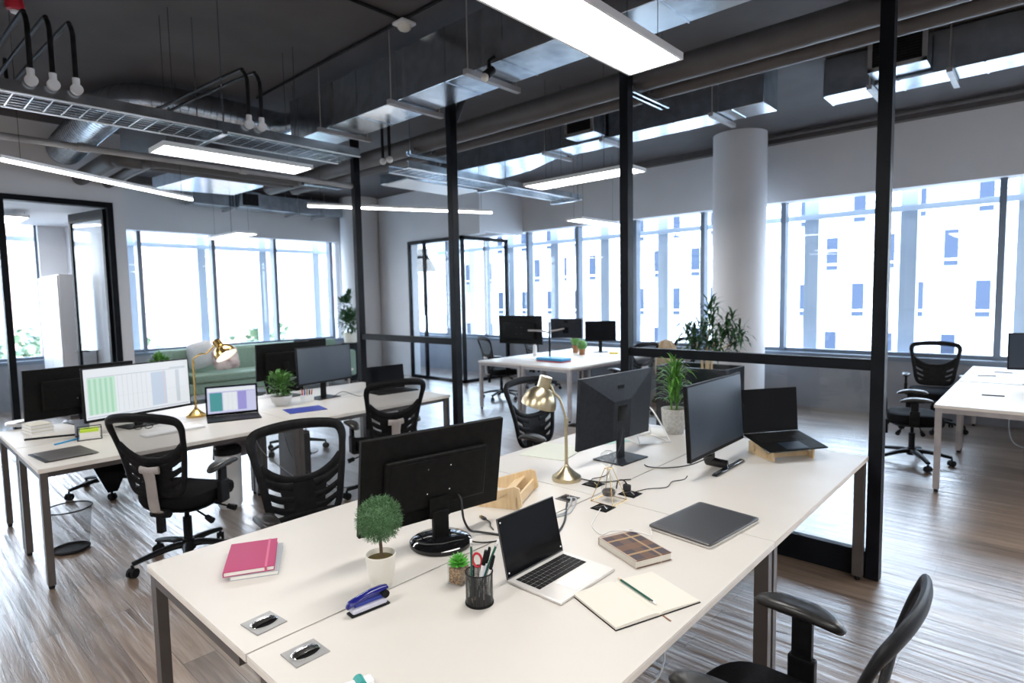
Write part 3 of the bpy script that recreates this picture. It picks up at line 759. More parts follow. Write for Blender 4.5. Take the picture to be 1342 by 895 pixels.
# sheet diffuser and ducting above the left windows
t = thing('air_plenum', 'wide galvanised air plenum above the sofa area', 'air duct', (-9.35, 3.6, 3.42))
g = G(); g.rings([[V(-.7, -.55, 0), V(1.0, -.35, 0), V(.8, .6, 0), V(-.5, .55, 0)], [V(-.7, -.55, .16), V(1.0, -.35, .16), V(.8, .6, .16), V(-.5, .55, .16)]]); g.build('plenum_box', 'galvanized', t, smooth=0)
g = G(); g.tube([V(.2, .1, .16), V(.2, .1, .5)], .15, 20); g.build('inlet', 'galvanized', t)
dl = rect_duct('air_duct', 'galvanised duct with a small black grille above the left windows', 'y', 4.2, 7.3, -12.1, -11.7, 3.52, 3.82, hang=(4.9, 6.2, 6.8))
g = G(); g.box(-11.69, -11.45, 4.95, 5.35, 3.5, 3.8, .004); o = g.build('grille_box', 'galvanized', dl)
G().box(-11.449, -11.44, 5.0, 5.3, 3.54, 3.76).build('louvres', 'conduit_black', o, smooth=0)
t = thing('projector_speaker', 'small grey box speaker on the corner wall near the ceiling', 'speaker', (-11.9, 7.95, 3.45))
G().box(-.12, .12, -.1, .1, -.08, .08, .01).build('body', 'rail_grey', t)
G().box(-.02, .02, 0, .1, .08, .2).build('bracket', 'rail_grey', t)
t = thing('ceiling_raft', 'pale flat ceiling box between the two left partition posts', 'ceiling box', (-6.75, 5.7, 3.3))
G().box(-.3, .3, -.68, .68, 0, .14, .004).build('box_body', 'galvanized', t)
G().box(-.28, .28, -.66, .66, -.008, 0).build('box_face', 'white_plastic', t, smooth=0)
# black bundled duct hoses behind slim post
t = thing('cable_bundle', 'black cable bundle sloping behind the slim partition posts', 'cables', (0, 0, 0))
for k in range(5):
    G().tube(smoothpath([V(-5.7 + .03 * k, 4.9, 3.3 + .02 * k), V(-5.35 + .03 * k, 4.7, 3.42 + .02 * k), V(-4.9 + .03 * k, 4.5, 3.7 + .02 * k), V(-4.6 + .02 * k, 4.4, 3.92)], 5), .022, 8).build('hose', 'conduit_black', t)

# ------------------------------------------------------------------ lamps
def panel_lamp(x0, x1, y0, y1, z, label, mat='panel_light', cables=True, cable_to=CEIL):
    t = thing('pendant_panel_light', label, 'ceiling light', ((x0 + x1) / 2, (y0 + y1) / 2, z))
    w = (x1 - x0) / 2; d = (y1 - y0) / 2
    g = G(); g.box(-w, w, -d, -d + .014, -.0, .035); g.box(-w, w, d - .014, d, 0, .035); g.box(-w, -w + .014, -d + .014, d - .014, 0, .035); g.box(w - .014, w, -d + .014, d - .014, 0, .035)
    g.box(-w + .014, w - .014, -d + .014, d - .014, .02, .035)
    g.build('housing', 'white_plastic', t, smooth=0)
    G().quad((-w + .014, -d + .014, .006), (-w + .014, d - .014, .006), (w - .014, d - .014, .006), (w - .014, -d + .014, .006)).build('diffuser', mat, t, smooth=0)
    if cables:
        lx_ = w * .5 if w > d else w * .6; ly_ = d * .5 if d > w else d * .6
        for sx_ in (-1, 1):
            for sy_ in (-1, 1): G().cyl((sx_ * w * .55, sy_ * d * .82, .035), (sx_ * w * .55, sy_ * d * .82, cable_to - z), .0018, n=5).build('cable', 'conduit_black', t)
    return t
panel_lamp(-1.77, -1.45, 1.42, 2.93, 2.9, 'large bright panel light hanging at the top centre')
panel_lamp(-5.38, -5.04, 1.62, 2.86, 2.9, 'bright panel light hanging over the left bench')
panel_lamp(-4.33, -3.0, 4.96, 5.28, 2.9, 'bright panel light hanging beyond the partition near the duct')
panel_lamp(-5.45, -5.15, 7.2, 8.5, 2.82, 'bright panel light hanging over the back bench')
panel_lamp(-10.95, -9.7, 4.12, 4.46, 2.8, 'small bright panel light hanging over the green sofa')
panel_lamp(-11.3, -10.4, 1.35, 1.62, 2.9, 'bright panel light inside the side office')
for k, (x, y) in enumerate(((-1.6, -1.4), (1.6, 1.2), (1.6, -1.6), (-5.2, -1.6), (1.8, 5.6), (1.8, 7.9))):  # unseen panels, added as fill light from beside and behind the camera
    panel_lamp(x - .3, x + .3, y - .75, y + .75, 2.95, 'added fill panel light, unseen, hanging beside and behind the viewer')['group'] = 'added fill panel lights out of view'
def linear(p0, p1, z, label):
    a = V(*p0); b = V(*p1); L = (b - a).length; an = atan2(b.y - a.y, b.x - a.x)
    t = thing('linear_light', label, 'linear light', (a.x, a.y, z), an)
    G().box(0, L, -.012, .012, .012, .04, .003).build('profile', 'white_plastic', t)
    G().box(0.002, L - .002, -.013, .013, -.012, .012, .006).build('diffuser', 'linear_light', t)
    for u in (.15, L - .15): G().cyl((u, 0, .04), (u, 0, CEIL - z), .0018, n=5).build('cable', 'conduit_black', t)
linear((-5.89, .77), (-6.87, 2.46), 2.8, 'slim linear light slanting over the left bench')
linear((-6.48, 3.58), (-5.47, 5.64), 2.8, 'slim linear light slanting across behind the left partition')
# extend the near linear lamp out of frame: a second one in line
linear((-4.75, -1.2), (-5.80, .615), 2.8, 'slim linear light in line with the left one, at the picture edge')
t = thing('pendant_lamp', 'dark bell pendant lamp hanging inside the glass booth', 'pendant lamp', (-10.55, 8.6, 2.31))
G().lathe([(.30, 0), (.29, .05), (.24, .17), (.17, .27), (.13, .31), (.12, .50), (.0, .51)], n=28).build('shade', 'monitor_slate', t)
G().cyl((0, 0, .5), (0, 0, CEIL - 2.31), .006, n=6).build('cord', 'conduit_black', t)

# ================================================================== DESKS
DZ = 0.74
def desk(x0, x1, y0, y1, label, mat='leg_metal', end0=True, end1=True, legs=('a', 'b', 'c', 'd'), leg=.055, group=None):
    t = thing('office_desk', label, 'desk', ((x0 + x1) / 2, (y0 + y1) / 2, 0), 0, group)
    w, d = (x1 - x0) / 2 - .0022, (y1 - y0) / 2 - .0022
    G().box(-w, w, -d, d, DZ - .004, DZ, .0015).build('desktop', 'laminate', t)
    G().box(-w, w, -d, d, DZ - .026, DZ - .0045, .002).build('desktop_edge', 'laminate_edge', t)
    g = G(); zt, zb = DZ - .026, DZ - .066
    i = .008
    g.box(-w + i + leg, w - i - leg, -d + i, -d + i + .03, zb, zt); g.box(-w + i + leg, w - i - leg, d - i - .03, d - i, zb, zt)
    g.box(-w + .05, -w + .08, -d + i + .03, d - i - .03, zb, zt); g.box(w - .08, w - .05, -d + i + .03, d - i - .03, zb, zt)
    g.build('frame', mat, t, smooth=0)
    for (sx_, sy_, k) in ((-1, -1, 'a'), (1, -1, 'b'), (-1, 1, 'c'), (1, 1, 'd')):
        if k not in legs: continue
        xa = sx_ * (w - i); ya = sy_ * (d - i)
        o = G().box(xa, xa - sx_ * leg, ya, ya - sy_ * .038, .025, zt, .002).build('leg', mat, t)
        G().lathe([(.013, 0), (.016, .004), (.016, .025)], (xa - sx_ * leg / 2, ya - sy_ * .019, 0), 14, cap=True).build('foot', 'conduit_black', o)
    return t
YA, YM, YE = .636, 2.307, 3.87
desk(-2.434, -1.591, YA, YM, 'white desk with the pink notebook and black monitor', legs='ac')
desk(-1.589, -.752, YA, YM, 'white desk with the open silver laptop and open notebook', legs='bd')
desk(-2.434, -1.591, YM, YE, 'white desk with the brass lamp and slate monitor', legs='ac')
desk(-1.589, -.752, YM, YE, 'white desk with the black laptop on the wooden stand', legs='bd')
desk(-5.125, -4.345, .62, 2.26, 'white desk under the grey folder and spreadsheet monitor', legs='abcd')
desk(-5.93, -5.129, .62, 2.26, 'white desk behind the spreadsheet monitor, near the office door', legs='abcd')
desk(-5.125, -4.38, 2.26, 3.87, 'white desk under the blue folder and black laptop, left bench', legs='abcd')
desk(-5.93, -5.129, 2.26, 3.87, 'white desk behind the navy monitor, left bench', legs='abcd')
desk(-.70, .90, 5.95, 7.60, 'white desk at the right edge beside the chair with light armrests', 'leg_light', leg=.045)
desk(-.70, .90, 7.66, 9.2, 'white desk against the windows at the right edge', 'leg_light', leg=.045)
desk(-6.42, -5.57, 6.24, 7.75, 'white desk with the dual monitor arm in the back bench', 'leg_light', leg=.05)
desk(-5.566, -4.68, 6.24, 7.75, 'white desk with the bright blue binder in the back bench', 'leg_light', leg=.05)
desk(-6.42, -5.57, 7.754, 9.18, 'white desk with the cactus pots in the back bench', 'leg_light', leg=.05)
desk(-5.566, -4.68, 7.754, 9.18, 'white desk with the yellow note pad in the back bench', 'leg_light', leg=.05)

# ================================================================== CHAIRS
def bsurf0(u, v):
    """back surface of the task chair: u across, v height"""
    return V(u, -.225 - .11 * (v - .54) / .48 + .022 * sin(PI * (v - .54) / .48) - .012 + .42 * u * u, v)
def make_chair(label, bdz=0.0, adz=0.0):
    def bsurf(u, v): return bsurf0(u, v) + V(0, 0, bdz)
    t = thing('office_chair', label, 'office chair')
    cb = 'chair_black'
    # star base
    g = G()
    for k in range(5):
        a = 2 * PI * k / 5 + .35; c, s_ = cos(a), sin(a)
        P = [V(c * r, s_ * r, z) for r, z in ((.02, .118), (.09, .124), (.21, .108), (.325, .085))]
        g.tube(smoothpath(P, 3), [.038, .037, .036, .034, .032, .030, .028, .026, .024, .022], 10, flat=(1.0, .62), ref=(0, 0, 1))
    g.cyl((0, 0, .085), (0, 0, .155), .042, .034, 20); g.build('star_base', cb, t)
    for k in range(5):
        a = 2 * PI * k / 5 + .35; c = V(cos(a) * .325, sin(a) * .325, 0); tn = V(-sin(a + .6), cos(a + .6), 0)
        g = G()
        for s_ in (-1, 1):
            q = c + tn * (.014 * s_); g.cyl(q + tn * (-.009) + V(0, 0, .030), q + tn * .010 + V(0, 0, .030), .030, n=16)
        g.cyl(c + V(0, 0, .03), c + V(0, 0, .08), .009, n=8); g.ball((c.x, c.y, .045), .02, 10, 6)
        g.build('caster', cb, t)
    g = G(); g.cyl((0, 0, .15), (0, 0, .30), .027, n=18); g.cyl((0, 0, .30), (0, 0, .41), .015, n=14); g.build('gas_lift', cb, t)
    g = G(); g.box(-.075, .075, -.13, .10, .385, .435, .012); g.box(-.17, .17, -.02, .05, .425, .445); g.cyl((-.10, -.1, .40), (.10, -.1, .40), .026, n=14); g.build('tilt_mechanism', cb, t)
    for (p0, p1) in (((.07, .04, .405), (.27, .06, .36)), ((.07, -.06, .40), (.25, -.12, .35)), ((-.07, .03, .405), (-.26, .05, .35))):
        g = G(); a, b = V(*p0), V(*p1); g.cyl(a, b, .006, n=8); d = (b - a).normalized(); g.cyl(b - d * .01, b + d * .045, .017, .02, n=10); g.build('lever', cb, t)
    # seat cushion
    g = G()
    g.pad(.245, .235, [(.408, .86), (.418, .95), (.445, .995), (.475, 1.0), (.494, .975), (.503, .90), (.505, .6), (.500, .2)], 36, 3.4, 0, .02,
          shape=lambda x, y: -.035 * max(0, (y - .08) / .155) ** 2 + .012 * (abs(x) / .245) ** 2)
    g.build('seat', 'chair_fabric', t)
    g = G(); g.pad(.22, .21, [(.392, .9), (.41, 1.0)], 30, 3.4, 0, .01); g.build('seat_pan', cb, t)
    # arms
    for s_ in (-1, 1):
        g = G()
        g.box(s_ * .12, s_ * .285, -.035, .035, .412, .432, .004)
        g.box(s_ * .262, s_ * .296, -.042, .038, .42, .56, .006)
        g.box(s_ * .266, s_ * .291, -.032, .028, .55, .655 + adz, .004)
        g.box(s_ * .255, s_ * .30, -.05, .07, .642 + adz, .658 + adz, .004)
        o = g.build('armrest', cb, t)
        g = G(); g.T = Matrix.Translation(V(0, 0, adz)); g.pad(.046, .135, [(.654, .80), (.660, .96), (.670, 1.0), (.680, .93), (.686, .74), (.684, .35)], 30, 2.5, s_ * .276, .01, shape=lambda x, y: -.035 * (max(0, -y) / .135) ** 2 * .5 - .012 * (abs(y) / .135) ** 2)
        g.build('arm_pad', 'arm_pad_black', o)
    # spine bracket
    g = G(); g.tube([V(0, -.10, .405), V(0, -.21, .40), V(0, -.262, .43), V(0, -.272, .5), V(0, -.282, .62), V(0, -.296, .69)], [.03, .03, .034, .034, .034, .038], 12, flat=(1.1, .38), ref=(0, 1, 0))
    g.tube([V(-.065, -.284, .695), V(0, -.299, .69), V(.065, -.284, .695)], .024, 10, flat=(.45, 1), ref=(0, 0, 1))
    g.build('spine', 'spine_grey', t)
    g = G(); g.cyl((-.06, -.215, .40), (.06, -.215, .40), .026, n=14); g.box(-.02, .02, -.24, -.2, .28, .40, .004); g.build('back_hinge', cb, t)
    # back frame outline
    half = [(0, .528), (.10, .528), (.155, .545), (.185, .60), (.202, .70), (.22, .80), (.238, .90), (.245, .955), (.232, .995), (.19, 1.013), (.10, 1.024), (0, 1.028)]
    full = half + [(-u, v) for u, v in half[-2:0:-1]]
    P = smoothpath([bsurf(u, v) for u, v in full], 4, closed=True)
    g = G(); g.tube(P, [.0185 + .007 * max(0, (p.z - .9) / .12) for p in P], 12, closed=True, flat=(1.1, .62), ref=(0, 1, 0))
    g.build('back_frame', cb, t)
    # cross band, ribs and centre web
    g = G()
    def strip(pts, w0, w1, th=.012):
        Q = smoothpath([bsurf(u, v) for u, v in pts], 5); K = len(Q)
        g.tube(Q, [w0 + (w1 - w0) * i / (K - 1) for i in range(K)], 8, flat=(1.0, .35), ref=(0, 1, 0))
    strip([(-.222, .845), (-.17, .795), (-.09, .752), (0, .742), (.09, .752), (.17, .795), (.222, .845)], .026, .026)
    for s_ in (-1, 1):
        strip([(s_ * .06, .71), (s_ * .13, .728), (s_ * .207, .775)], .032, .016)
        strip([(s_ * .06, .645), (s_ * .13, .662), (s_ * .200, .705)], .026, .013)
        strip([(s_ * .06, .59), (s_ * .12, .60), (s_ * .188, .64)], .024, .013)
    wp = lambda v: .108 + .015 * abs(v - .62) / .08
    for (ya, yb) in ((-.006, .006),):
        A = []; B = []
        for j in range(9):
            v = .53 + .225 * j / 8
            A.append([bsurf(-wp(v) + 2 * wp(v) * i / 8, v) + V(0, ya, 0) for i in range(9)] + [bsurf(wp(v) - 2 * wp(v) * i / 8, v) + V(0, yb, 0) for i in range(9)])
        g.rings(A, True)
    strip([(-.15, .55), (0, .555), (.15, .55)], .026, .026)
    g.build('back_ribs', cb, t)
    # mesh cloth
    rows_ = 12; g = G(); R_ = []
    hw = lambda v: (.17 + (.24 - .17) * ((v - .54) / .42)) if v < .96 else .235 - (v - .96) * .6
    for j in range(rows_ + 1):
        v = .54 + (1.015 - .54) * j / rows_; R_.append([bsurf(-hw(v) + 2 * hw(v) * i / 10, v) + V(0, .004, 0) for i in range(11)])
    vs = [p for r in R_ for p in r]; fs = [(j * 11 + i, j * 11 + i + 1, (j + 1) * 11 + i + 1, (j + 1) * 11 + i) for j in range(rows_) for i in range(10)]
    g.add(vs, fs); g.build('back_mesh', 'chair_mesh', t, smooth=60)
    return t
chair0 = make_chair('black mesh office chair at the left bench, its back turned, nearest the white desk corner')
chair0.location = (-4.15, 1.34, 0); chair0.rotation_euler.z = radians(32)
for x, y, dg, lb in (
    (-2.68, 1.49, 262, 'black mesh office chair behind the pink notebook, facing the black monitor'),
    (-4.22, 2.95, 76, 'black mesh office chair in front of the small black laptop on the left bench'),
    (-2.78, 3.53, 265, 'black mesh office chair seen behind the brass lamp shade'),
    (-6.30, 1.42, 255, 'black office chair on the far side of the left bench, only its base seen'),
    (-6.28, 3.2, 262, 'black office chair behind the navy monitor on the left bench'),
    (-.97, 6.84, 282, 'black mesh office chair with pale armrests pulled up to the right desk'),
    (-1.02, 8.62, 186, 'black mesh office chair standing against the right windows'),
    (-6.80, 7.15, 338, 'black mesh office chair at the left side of the back bench'),
    (-4.38, 7.22, 80, 'black mesh office chair at the right side of the back bench, nearer one'),
    (-4.35, 8.5, 70, 'black office chair by the back windows, farther one beside the planter'),
    (-6.9, 8.4, 280, 'black office chair at the far left of the back bench'),
): dup(chair0, (x, y, 0), radians(dg), lb)
zc_ = make_chair('large black office chair in the right foreground, only armrest, seat and back edge in view', -.075, .045)
zc_.location = (-.55, 1.63, 0); zc_.rotation_euler.z = radians(88)

# ================================================================== MONITORS
def mframe(xy, deg, tilt, zc):
    """parent at the foot; returns the matrix of the tilted panel: local x along the screen, y away from the viewer side"""
    return Matrix.Translation(V(0, 0, zc)) @ Matrix.Rotation(-radians(tilt), 4, 'X')
def monitor(name, label, xy, deg, w, h, zc, tilt=0, back='plain', screen='screen_off', face=1, off=0.0, stand='disc', body='monitor_black', base_w=.12, chin=.02, bez=.009, stand_x=0.0, z0=DZ, off_stand=None):
    """face=1: the screen looks towards local -y; face=-1: towards local +y"""
    t = thing(name, label, 'monitor', (xy[0], xy[1], z0), radians(deg))
    T = Matrix.Translation(V(0, off, zc - z0)) @ Matrix.Rotation(-radians(tilt), 4, 'X')
    if face == -1: T = T @ Matrix.Rotation(PI, 4, 'Z')
    # panel: local y from 0 (front glass) to +.02 (rear)
    g = G(); g.T = T; g.box(-w / 2, w / 2, .0, .022, -h / 2, h / 2, .003); pan = g.build('housing', body, t)
    g = G(); g.T = T; z_ = -.0012
    g.quad((-w / 2 + bez, z_, -h / 2 + chin), (w / 2 - bez, z_, -h / 2 + chin), (w / 2 - bez, z_, h / 2 - bez), (-w / 2 + bez, z_, h / 2 - bez))
    if screen == 'sheet':
        W2, H2 = w - 2 * bez, h - bez - chin; X = lambda u: -w / 2 + bez + u * W2; Z = lambda v: -h / 2 + chin + v * H2
        mats = ['scr_white', 'scr_bar', 'scr_green', 'scr_green_pale', 'scr_blue', 'scr_rose', 'scr_line']
        def patch(u0, u1, v0, v1, mi, d=.0016):
            g.mi = mi; g.quad((X(u0), -d, Z(v0)), (X(u1), -d, Z(v0)), (X(u1), -d, Z(v1)), (X(u0), -d, Z(v1)))
        patch(.025, .27, .09, .82, 3)
        for k in range(5): patch(.035 + k * .047, .035 + k * .047 + .022, .09, .80, 2, .0019)
        patch(.03, .97, .825, .835, 6, .0019); patch(.61, .76, .09, .80, 4, .0019); patch(.735, .745, .09, .82, 5, .0022)
        patch(.27, .97, .40, .404, 1, .0019)
        for k in range(7): patch(.29 + k * .045, .292 + k * .045, .09, .82, 6, .0022)
        patch(.80, .97, .84, .87, 1, .0019); patch(.01, .99, .03, .045, 6, .0019); patch(.86, .9, .1, .8, 1, .0019)
        g.build('screen', mats, pan, smooth=0)
    else: g.build('screen', screen, pan, smooth=0)
    g = G(); g.T = T
    if back == 'plain':
        g.box(-w * .36, w * .36, .022, .045, -h * .33, h * .25, .008); o = g.build('rear_cover', body, pan)
        g = G(); g.T = T; g.box(-w * .33, w * .33, .045, .0475, -h * .30, h * .21, .001)
        o2 = g.build('rear_plate', body, pan)
        g = G(); g.T = T
        for a in (-.05, .05):
            for b in (-.05, .05): g.cyl((a - .0, .0475, b - .01), (a, .0485, b - .01), .0035, n=8)
        g.build('mount_screws', 'chrome', pan)
    elif back == 'facet':
        # rear shell folded from the corners to a raised central box
        a, b = w / 2, h / 2; c, d = w * .12, h * .12
        v = [V(-a, .022, -b), V(a, .022, -b), V(a, .022, b), V(-a, .022, b), V(-c, .062, -b * .9), V(c, .062, -b * .9), V(c, .062, d), V(-c, .062, d)]
        g.add(v, [(0, 1, 5, 4), (1, 2, 6, 5), (2, 3, 7, 6), (3, 0, 4, 7), (4, 5, 6, 7)]); g.build('rear_cover', body, pan, smooth=0)
        g = G(); g.T = T; g.box(-.045, .045, .062, .064, -.07, .02); g.build('port_panel', 'screen_off', pan, smooth=0)
        g = G(); g.T = T; g.box(-.03, .03, .043, .0445, d + .05, d + .09); g.build('badge', 'monitor_black', pan, smooth=0)
    # stand, in parent space
    s = face; zb = zc - z0 - h / 2; oy = off + s * .045 if off_stand is None else off_stand
    if stand == 'disc':
        G().lathe([(.118, 0), (.122, .006), (.121, .016), (.108, .024), (.05, .030), (0, .031)], (0, oy, 0), 36).build('foot', 'gloss_black', t)
        G().box(-.034, .034, oy - .012, oy + .012, .025, zb + .05, .006).build('neck', 'monitor_black', t)
        G().box(-.045, .045, min(oy, off + s * .02), max(oy, off + s * .045) + .001, zb + .02, zb + .10, .008).build('neck_joint', 'monitor_black', t)
    elif stand == 'plate':
        G().box(-.13, .13, oy - .105, oy + .105, 0, .007, .003).build('foot', body, t)
        G().box(-.03, .03, oy - .01, oy + .012, .005, zb + h * .45, .005).build('neck', body, t)
    elif stand == 'bar':
        g = G(); g.box(-.19, .19, oy - .115 * s - .012, oy - .115 * s + .02, 0, .014, .006); g.build('foot', 'gloss_black', t)
        g = G(); g.tube(smoothpath([V(0, oy - .105 * s, .01), V(0, oy - .03 * s, .014), V(0, oy, .035), V(0, oy + .004 * s, zb + .06)], 5), .035, 10, flat=(1, .3), ref=(1, 0, 0)); g.build('neck', 'gloss_black', t)
        G().box(-w / 2 + .02, w / 2 - .02, off - .003, off + .004, zb - .006, zb, .001).build('chin_trim', 'chrome', t)
    return t
m1 = monitor('monitor', 'black monitor seen from behind on a glossy round foot', (-1.78, 1.47), 80.5, .629, .375, 1.015, tilt=-9, back='plain', face=-1, stand='disc')
monitor('monitor', 'slate grey monitor with faceted back beside the brass lamp', (-1.885, 2.94), 86.2, .692, .405, 1.043, tilt=-3.6, back='facet', face=-1, stand='plate', body='monitor_slate')
monitor('monitor', 'black monitor with dark screen turned to the viewer beside the wooden laptop stand', (-1.34, 3.13), 90, .70, .395, 1.032, tilt=3.6, face=1, stand='bar', screen='screen_navy')
monitor('monitor', 'wide monitor showing a spreadsheet on the left bench', (-5.42, 1.38), 103, .80, .40, 1.035, tilt=1.5, face=1, stand='plate', screen='sheet', off=-.17, off_stand=-.12)
monitor('monitor', 'wide black monitor behind the spreadsheet monitor at the left', (-5.75, 1.2), 101.7, .80, .40, 1.003, tilt=-2, face=-1, off=.16, stand='plate', off_stand=.10)
monitor('monitor', 'navy blank monitor beside the small green plant on the left bench', (-5.31, 3.0), 99.3, .649, .36, 1.075, tilt=1.8, face=1, off=-.07, stand='plate', screen='screen_navy')
monitor('monitor', 'black monitor half hidden behind the navy monitor', (-5.72, 2.82), 96, .60, .36, 1.10, tilt=-2, face=-1, stand='plate')
monitor('monitor', 'black monitor seen from behind on the back bench monitor arm', (-6.34, 7.14), 5, .86, .46, 1.165, tilt=-2, face=-1, stand='none')
monitor('monitor', 'second monitor on the back bench arm, turned edge on beside the black pole', (-5.5, 7.26), 22, .50, .30, 1.2, tilt=-2, face=-1, stand='none', body='monitor_slate', back='facet')
monitor('monitor', 'small dark screen beside the cactus pots on the back bench', (-5.58, 8.3), 38, .52, .34, 1.10, tilt=4, face=1, stand='plate')
monitor('monitor', 'dark monitor cut by the right picture edge', (-.02, 7.6), 20, .60, .36, 1.08, tilt=2, face=1, stand='plate', screen='screen_navy')
t = thing('monitor_mount', 'black pole monitor arm clamped on the back bench', 'monitor arm', (-5.67, 7.05, DZ))
G().cyl((0, 0, 0), (0, 0, .56), .016, n=14).build('pole', 'black_frame', t)
G().box(-.05, .05, -.05, .05, 0, .02, .004).build('clamp', 'black_frame', t)
g = G(); g.tube([V(0, 0, .40), V(-.2, .05, .42), V(-.48, .06, .42)], .016, 8); g.tube([V(0, 0, .42), V(.1, .1, .44), V(.17, .15, .46)], .014, 8); g.build('arm', 'leg_light', t)

# ================================================================== LAPTOPS
def laptop(label, xy, deg, w, d, sh, tilt, body, lid_open=True, screen='screen_off', z=DZ, base_tilt=0, th=.016, keys=True, stickers=False, bez=.008, kb='key_black', keymat='laptop_silver', deck=None):
    """local: hinge line on x axis, keyboard towards -y (viewer), screen rises at y=0 leaning back"""
    t = thing('laptop', label, 'laptop', (xy[0], xy[1], z), radians(deg))
    Tb = Matrix.Rotation(radians(base_tilt), 4, 'X')
    g = G(); g.T = Tb; g.box(-w / 2, w / 2, -d, 0.0, .001, th * .62, .003); base = g.build('base', body, t)
    if keys:
        g = G(); g.T = Tb; zt = th * .62
        kw, kd = w * .86, d * .47; y1 = -d * .07; n = 14; m = 5
        for j in range(m):
            for i in range(n):
                if j == m - 1 and 3 < i < 9:
                    if i != 4: continue
                    a = -kw / 2 + kw * 4 / n; b = -kw / 2 + kw * 9 / n
                else: a = -kw / 2 + kw * i / n; b = a + kw / n
                yy = y1 - kd * (j + 1) / m
                g.box(a + .0011, b - .0011, yy + .0011, yy + kd / m - .0011, zt, zt + .0011)
        g.build('keyboard', kb, base, smooth=0)
        g = G(); g.T = Tb; g.quad((-w * .19, -d * .95, zt + .0006), (w * .19, -d * .95, zt + .0006), (w * .19, -d * .60, zt + .0006), (-w * .19, -d * .60, zt + .0006)); g.build('trackpad', deck or 'trackpad', base, smooth=0)
    T = Tb @ Matrix.Translation(V(0, 0, th * .62)) @ Matrix.Rotation(-radians(tilt), 4, 'X')
    g = G(); g.T = T; g.box(-w / 2, w / 2, 0, .006, 0, sh, .002); lid = g.build('lid', body if body != 'laptop_silver' else 'laptop_grey', t)
    g = G(); g.T = T; g.quad((-w / 2 + .003, -.0009, .006), (w / 2 - .003, -.0009, .006), (w / 2 - .003, -.0009, sh - .003), (-w / 2 + .003, -.0009, sh - .003)); g.build('screen_bezel', 'screen_off', lid, smooth=0)
    if screen == 'sheet':
        g = G(); g.T = T; b2 = .014; W2 = w - 2 * b2; X = lambda u: -w / 2 + b2 + u * W2; Z = lambda v: .022 + v * (sh - .036)
        mats = ['scr_lavender', 'scr_teal', 'scr_lilac', 'scr_white', 'scr_bar']
        def patch(u0, u1, v0, v1, mi, dd=.0013):
            g.mi = mi; g.quad((X(u0), -dd, Z(v0)), (X(u1), -dd, Z(v0)), (X(u1), -dd, Z(v1)), (X(u0), -dd, Z(v1)))
        patch(0, 1, 0, 1, 0); patch(.02, .98, .84, .98, 3, .0016); patch(.05, .30, .08, .80, 1, .0016); patch(.62, .80, .08, .80, 2, .0016)
        patch(.32, .60, .08, .80, 3, .0016); patch(.05, .98, .81, .825, 2, .0018); patch(.42, .425, .08, .8, 4, .0018); patch(.5, .505, .08, .8, 4, .0018)
        g.build('screen', mats, lid, smooth=0)
    if stickers:
        g = G(); g.T = T
        for (a, b) in ((-w / 2 + .012, .02), (w / 2 - .012, .02), (-w / 2 + .012, sh - .016)): g.cyl((a, -.0013, b), (a, -.001, b), .0032, n=12)
        g.build('round_stickers', 'white_plastic', lid)
    return t
laptop('open silver laptop with dark screen on the near white desk', (-1.316, 1.548), 90, .306, .225, .205, 13, 'laptop_silver', stickers=True)
laptop('open black laptop on a wooden stand by the glass partition', (-1.225, 3.635), 55, .375, .255, .262, 15, 'monitor_black', z=.850, base_tilt=10, kb='key_black', deck='screen_navy')
laptop('black laptop showing coloured spreadsheet columns beside the gold lamp', (-5.09, 2.045), 71.5, .40, .26, .25, 0, 'monitor_black', screen='sheet', deck='key_black')
laptop('small black laptop with blank screen at the end of the left bench', (-5.16, 3.66), 85, .46, .26, .25, 6, 'monitor_black', deck='key_black')
# closed laptop
t = thing('laptop', 'closed dark grey laptop lying on the right side of the near desks', 'laptop', (-1.03, 2.285, DZ), radians(83.8))
G().pad(.197, .14, [(.001, .96), (.003, .99), (.010, 1.0), (.0105, .992)], 72, 26).build('base', 'laptop_silver', t)
G().pad(.197, .14, [(.0112, .992), (.0125, 1.0), (.018, 1.0), (.020, .985), (.0202, .9)], 72, 26).build('lid', 'laptop_grey', t)
g = G()
for k in range(6): g.box(-.165 + .03 * k, -.165 + .03 * k + (.014 if k % 2 else .02), .1385, .1405, .004, .0085)
g.build('ports', 'key_black', t, smooth=0)

# plywood laptop stands
def ply_stand(label, xy, deg, w, d, hb, hf, z=DZ):
    t = thing('laptop_stand', label, 'laptop stand', (xy[0], xy[1], z), radians(deg))
    for s_ in (-1, 1):
        g = G(); poly = [(-d / 2, 0), (d / 2, 0), (d / 2, hb), (d / 2 - .03, hb + .006), (-d / 2 + .03, hf), (-d / 2 + .022, hf + .018), (-d / 2, hf + .018)]
        g.T = Matrix.Translation(V(s_ * w / 2, 0, 0)) @ Matrix(((0, 0, 1, 0), (1, 0, 0, 0), (0, 1, 0, 0), (0, 0, 0, 1)))
        g.prism(poly, -.005, .005); g.build('side_panel', 'plywood', t, smooth=0)
    G().box(-w / 2 - .012, w / 2 + .012, -d / 2 + .05, -d / 2 + .062, .008, .034, .001).build('crossbar', 'plywood', t)
    G().box(-w / 2 - .012, w / 2 + .012, d / 2 - .06, d / 2 - .048, .02, .052, .001).build('crossbar', 'plywood', t)
    return t
ply_stand('pale plywood laptop stand under the black laptop', (-1.15, 3.585), 55, .26, .23, .070, .034)
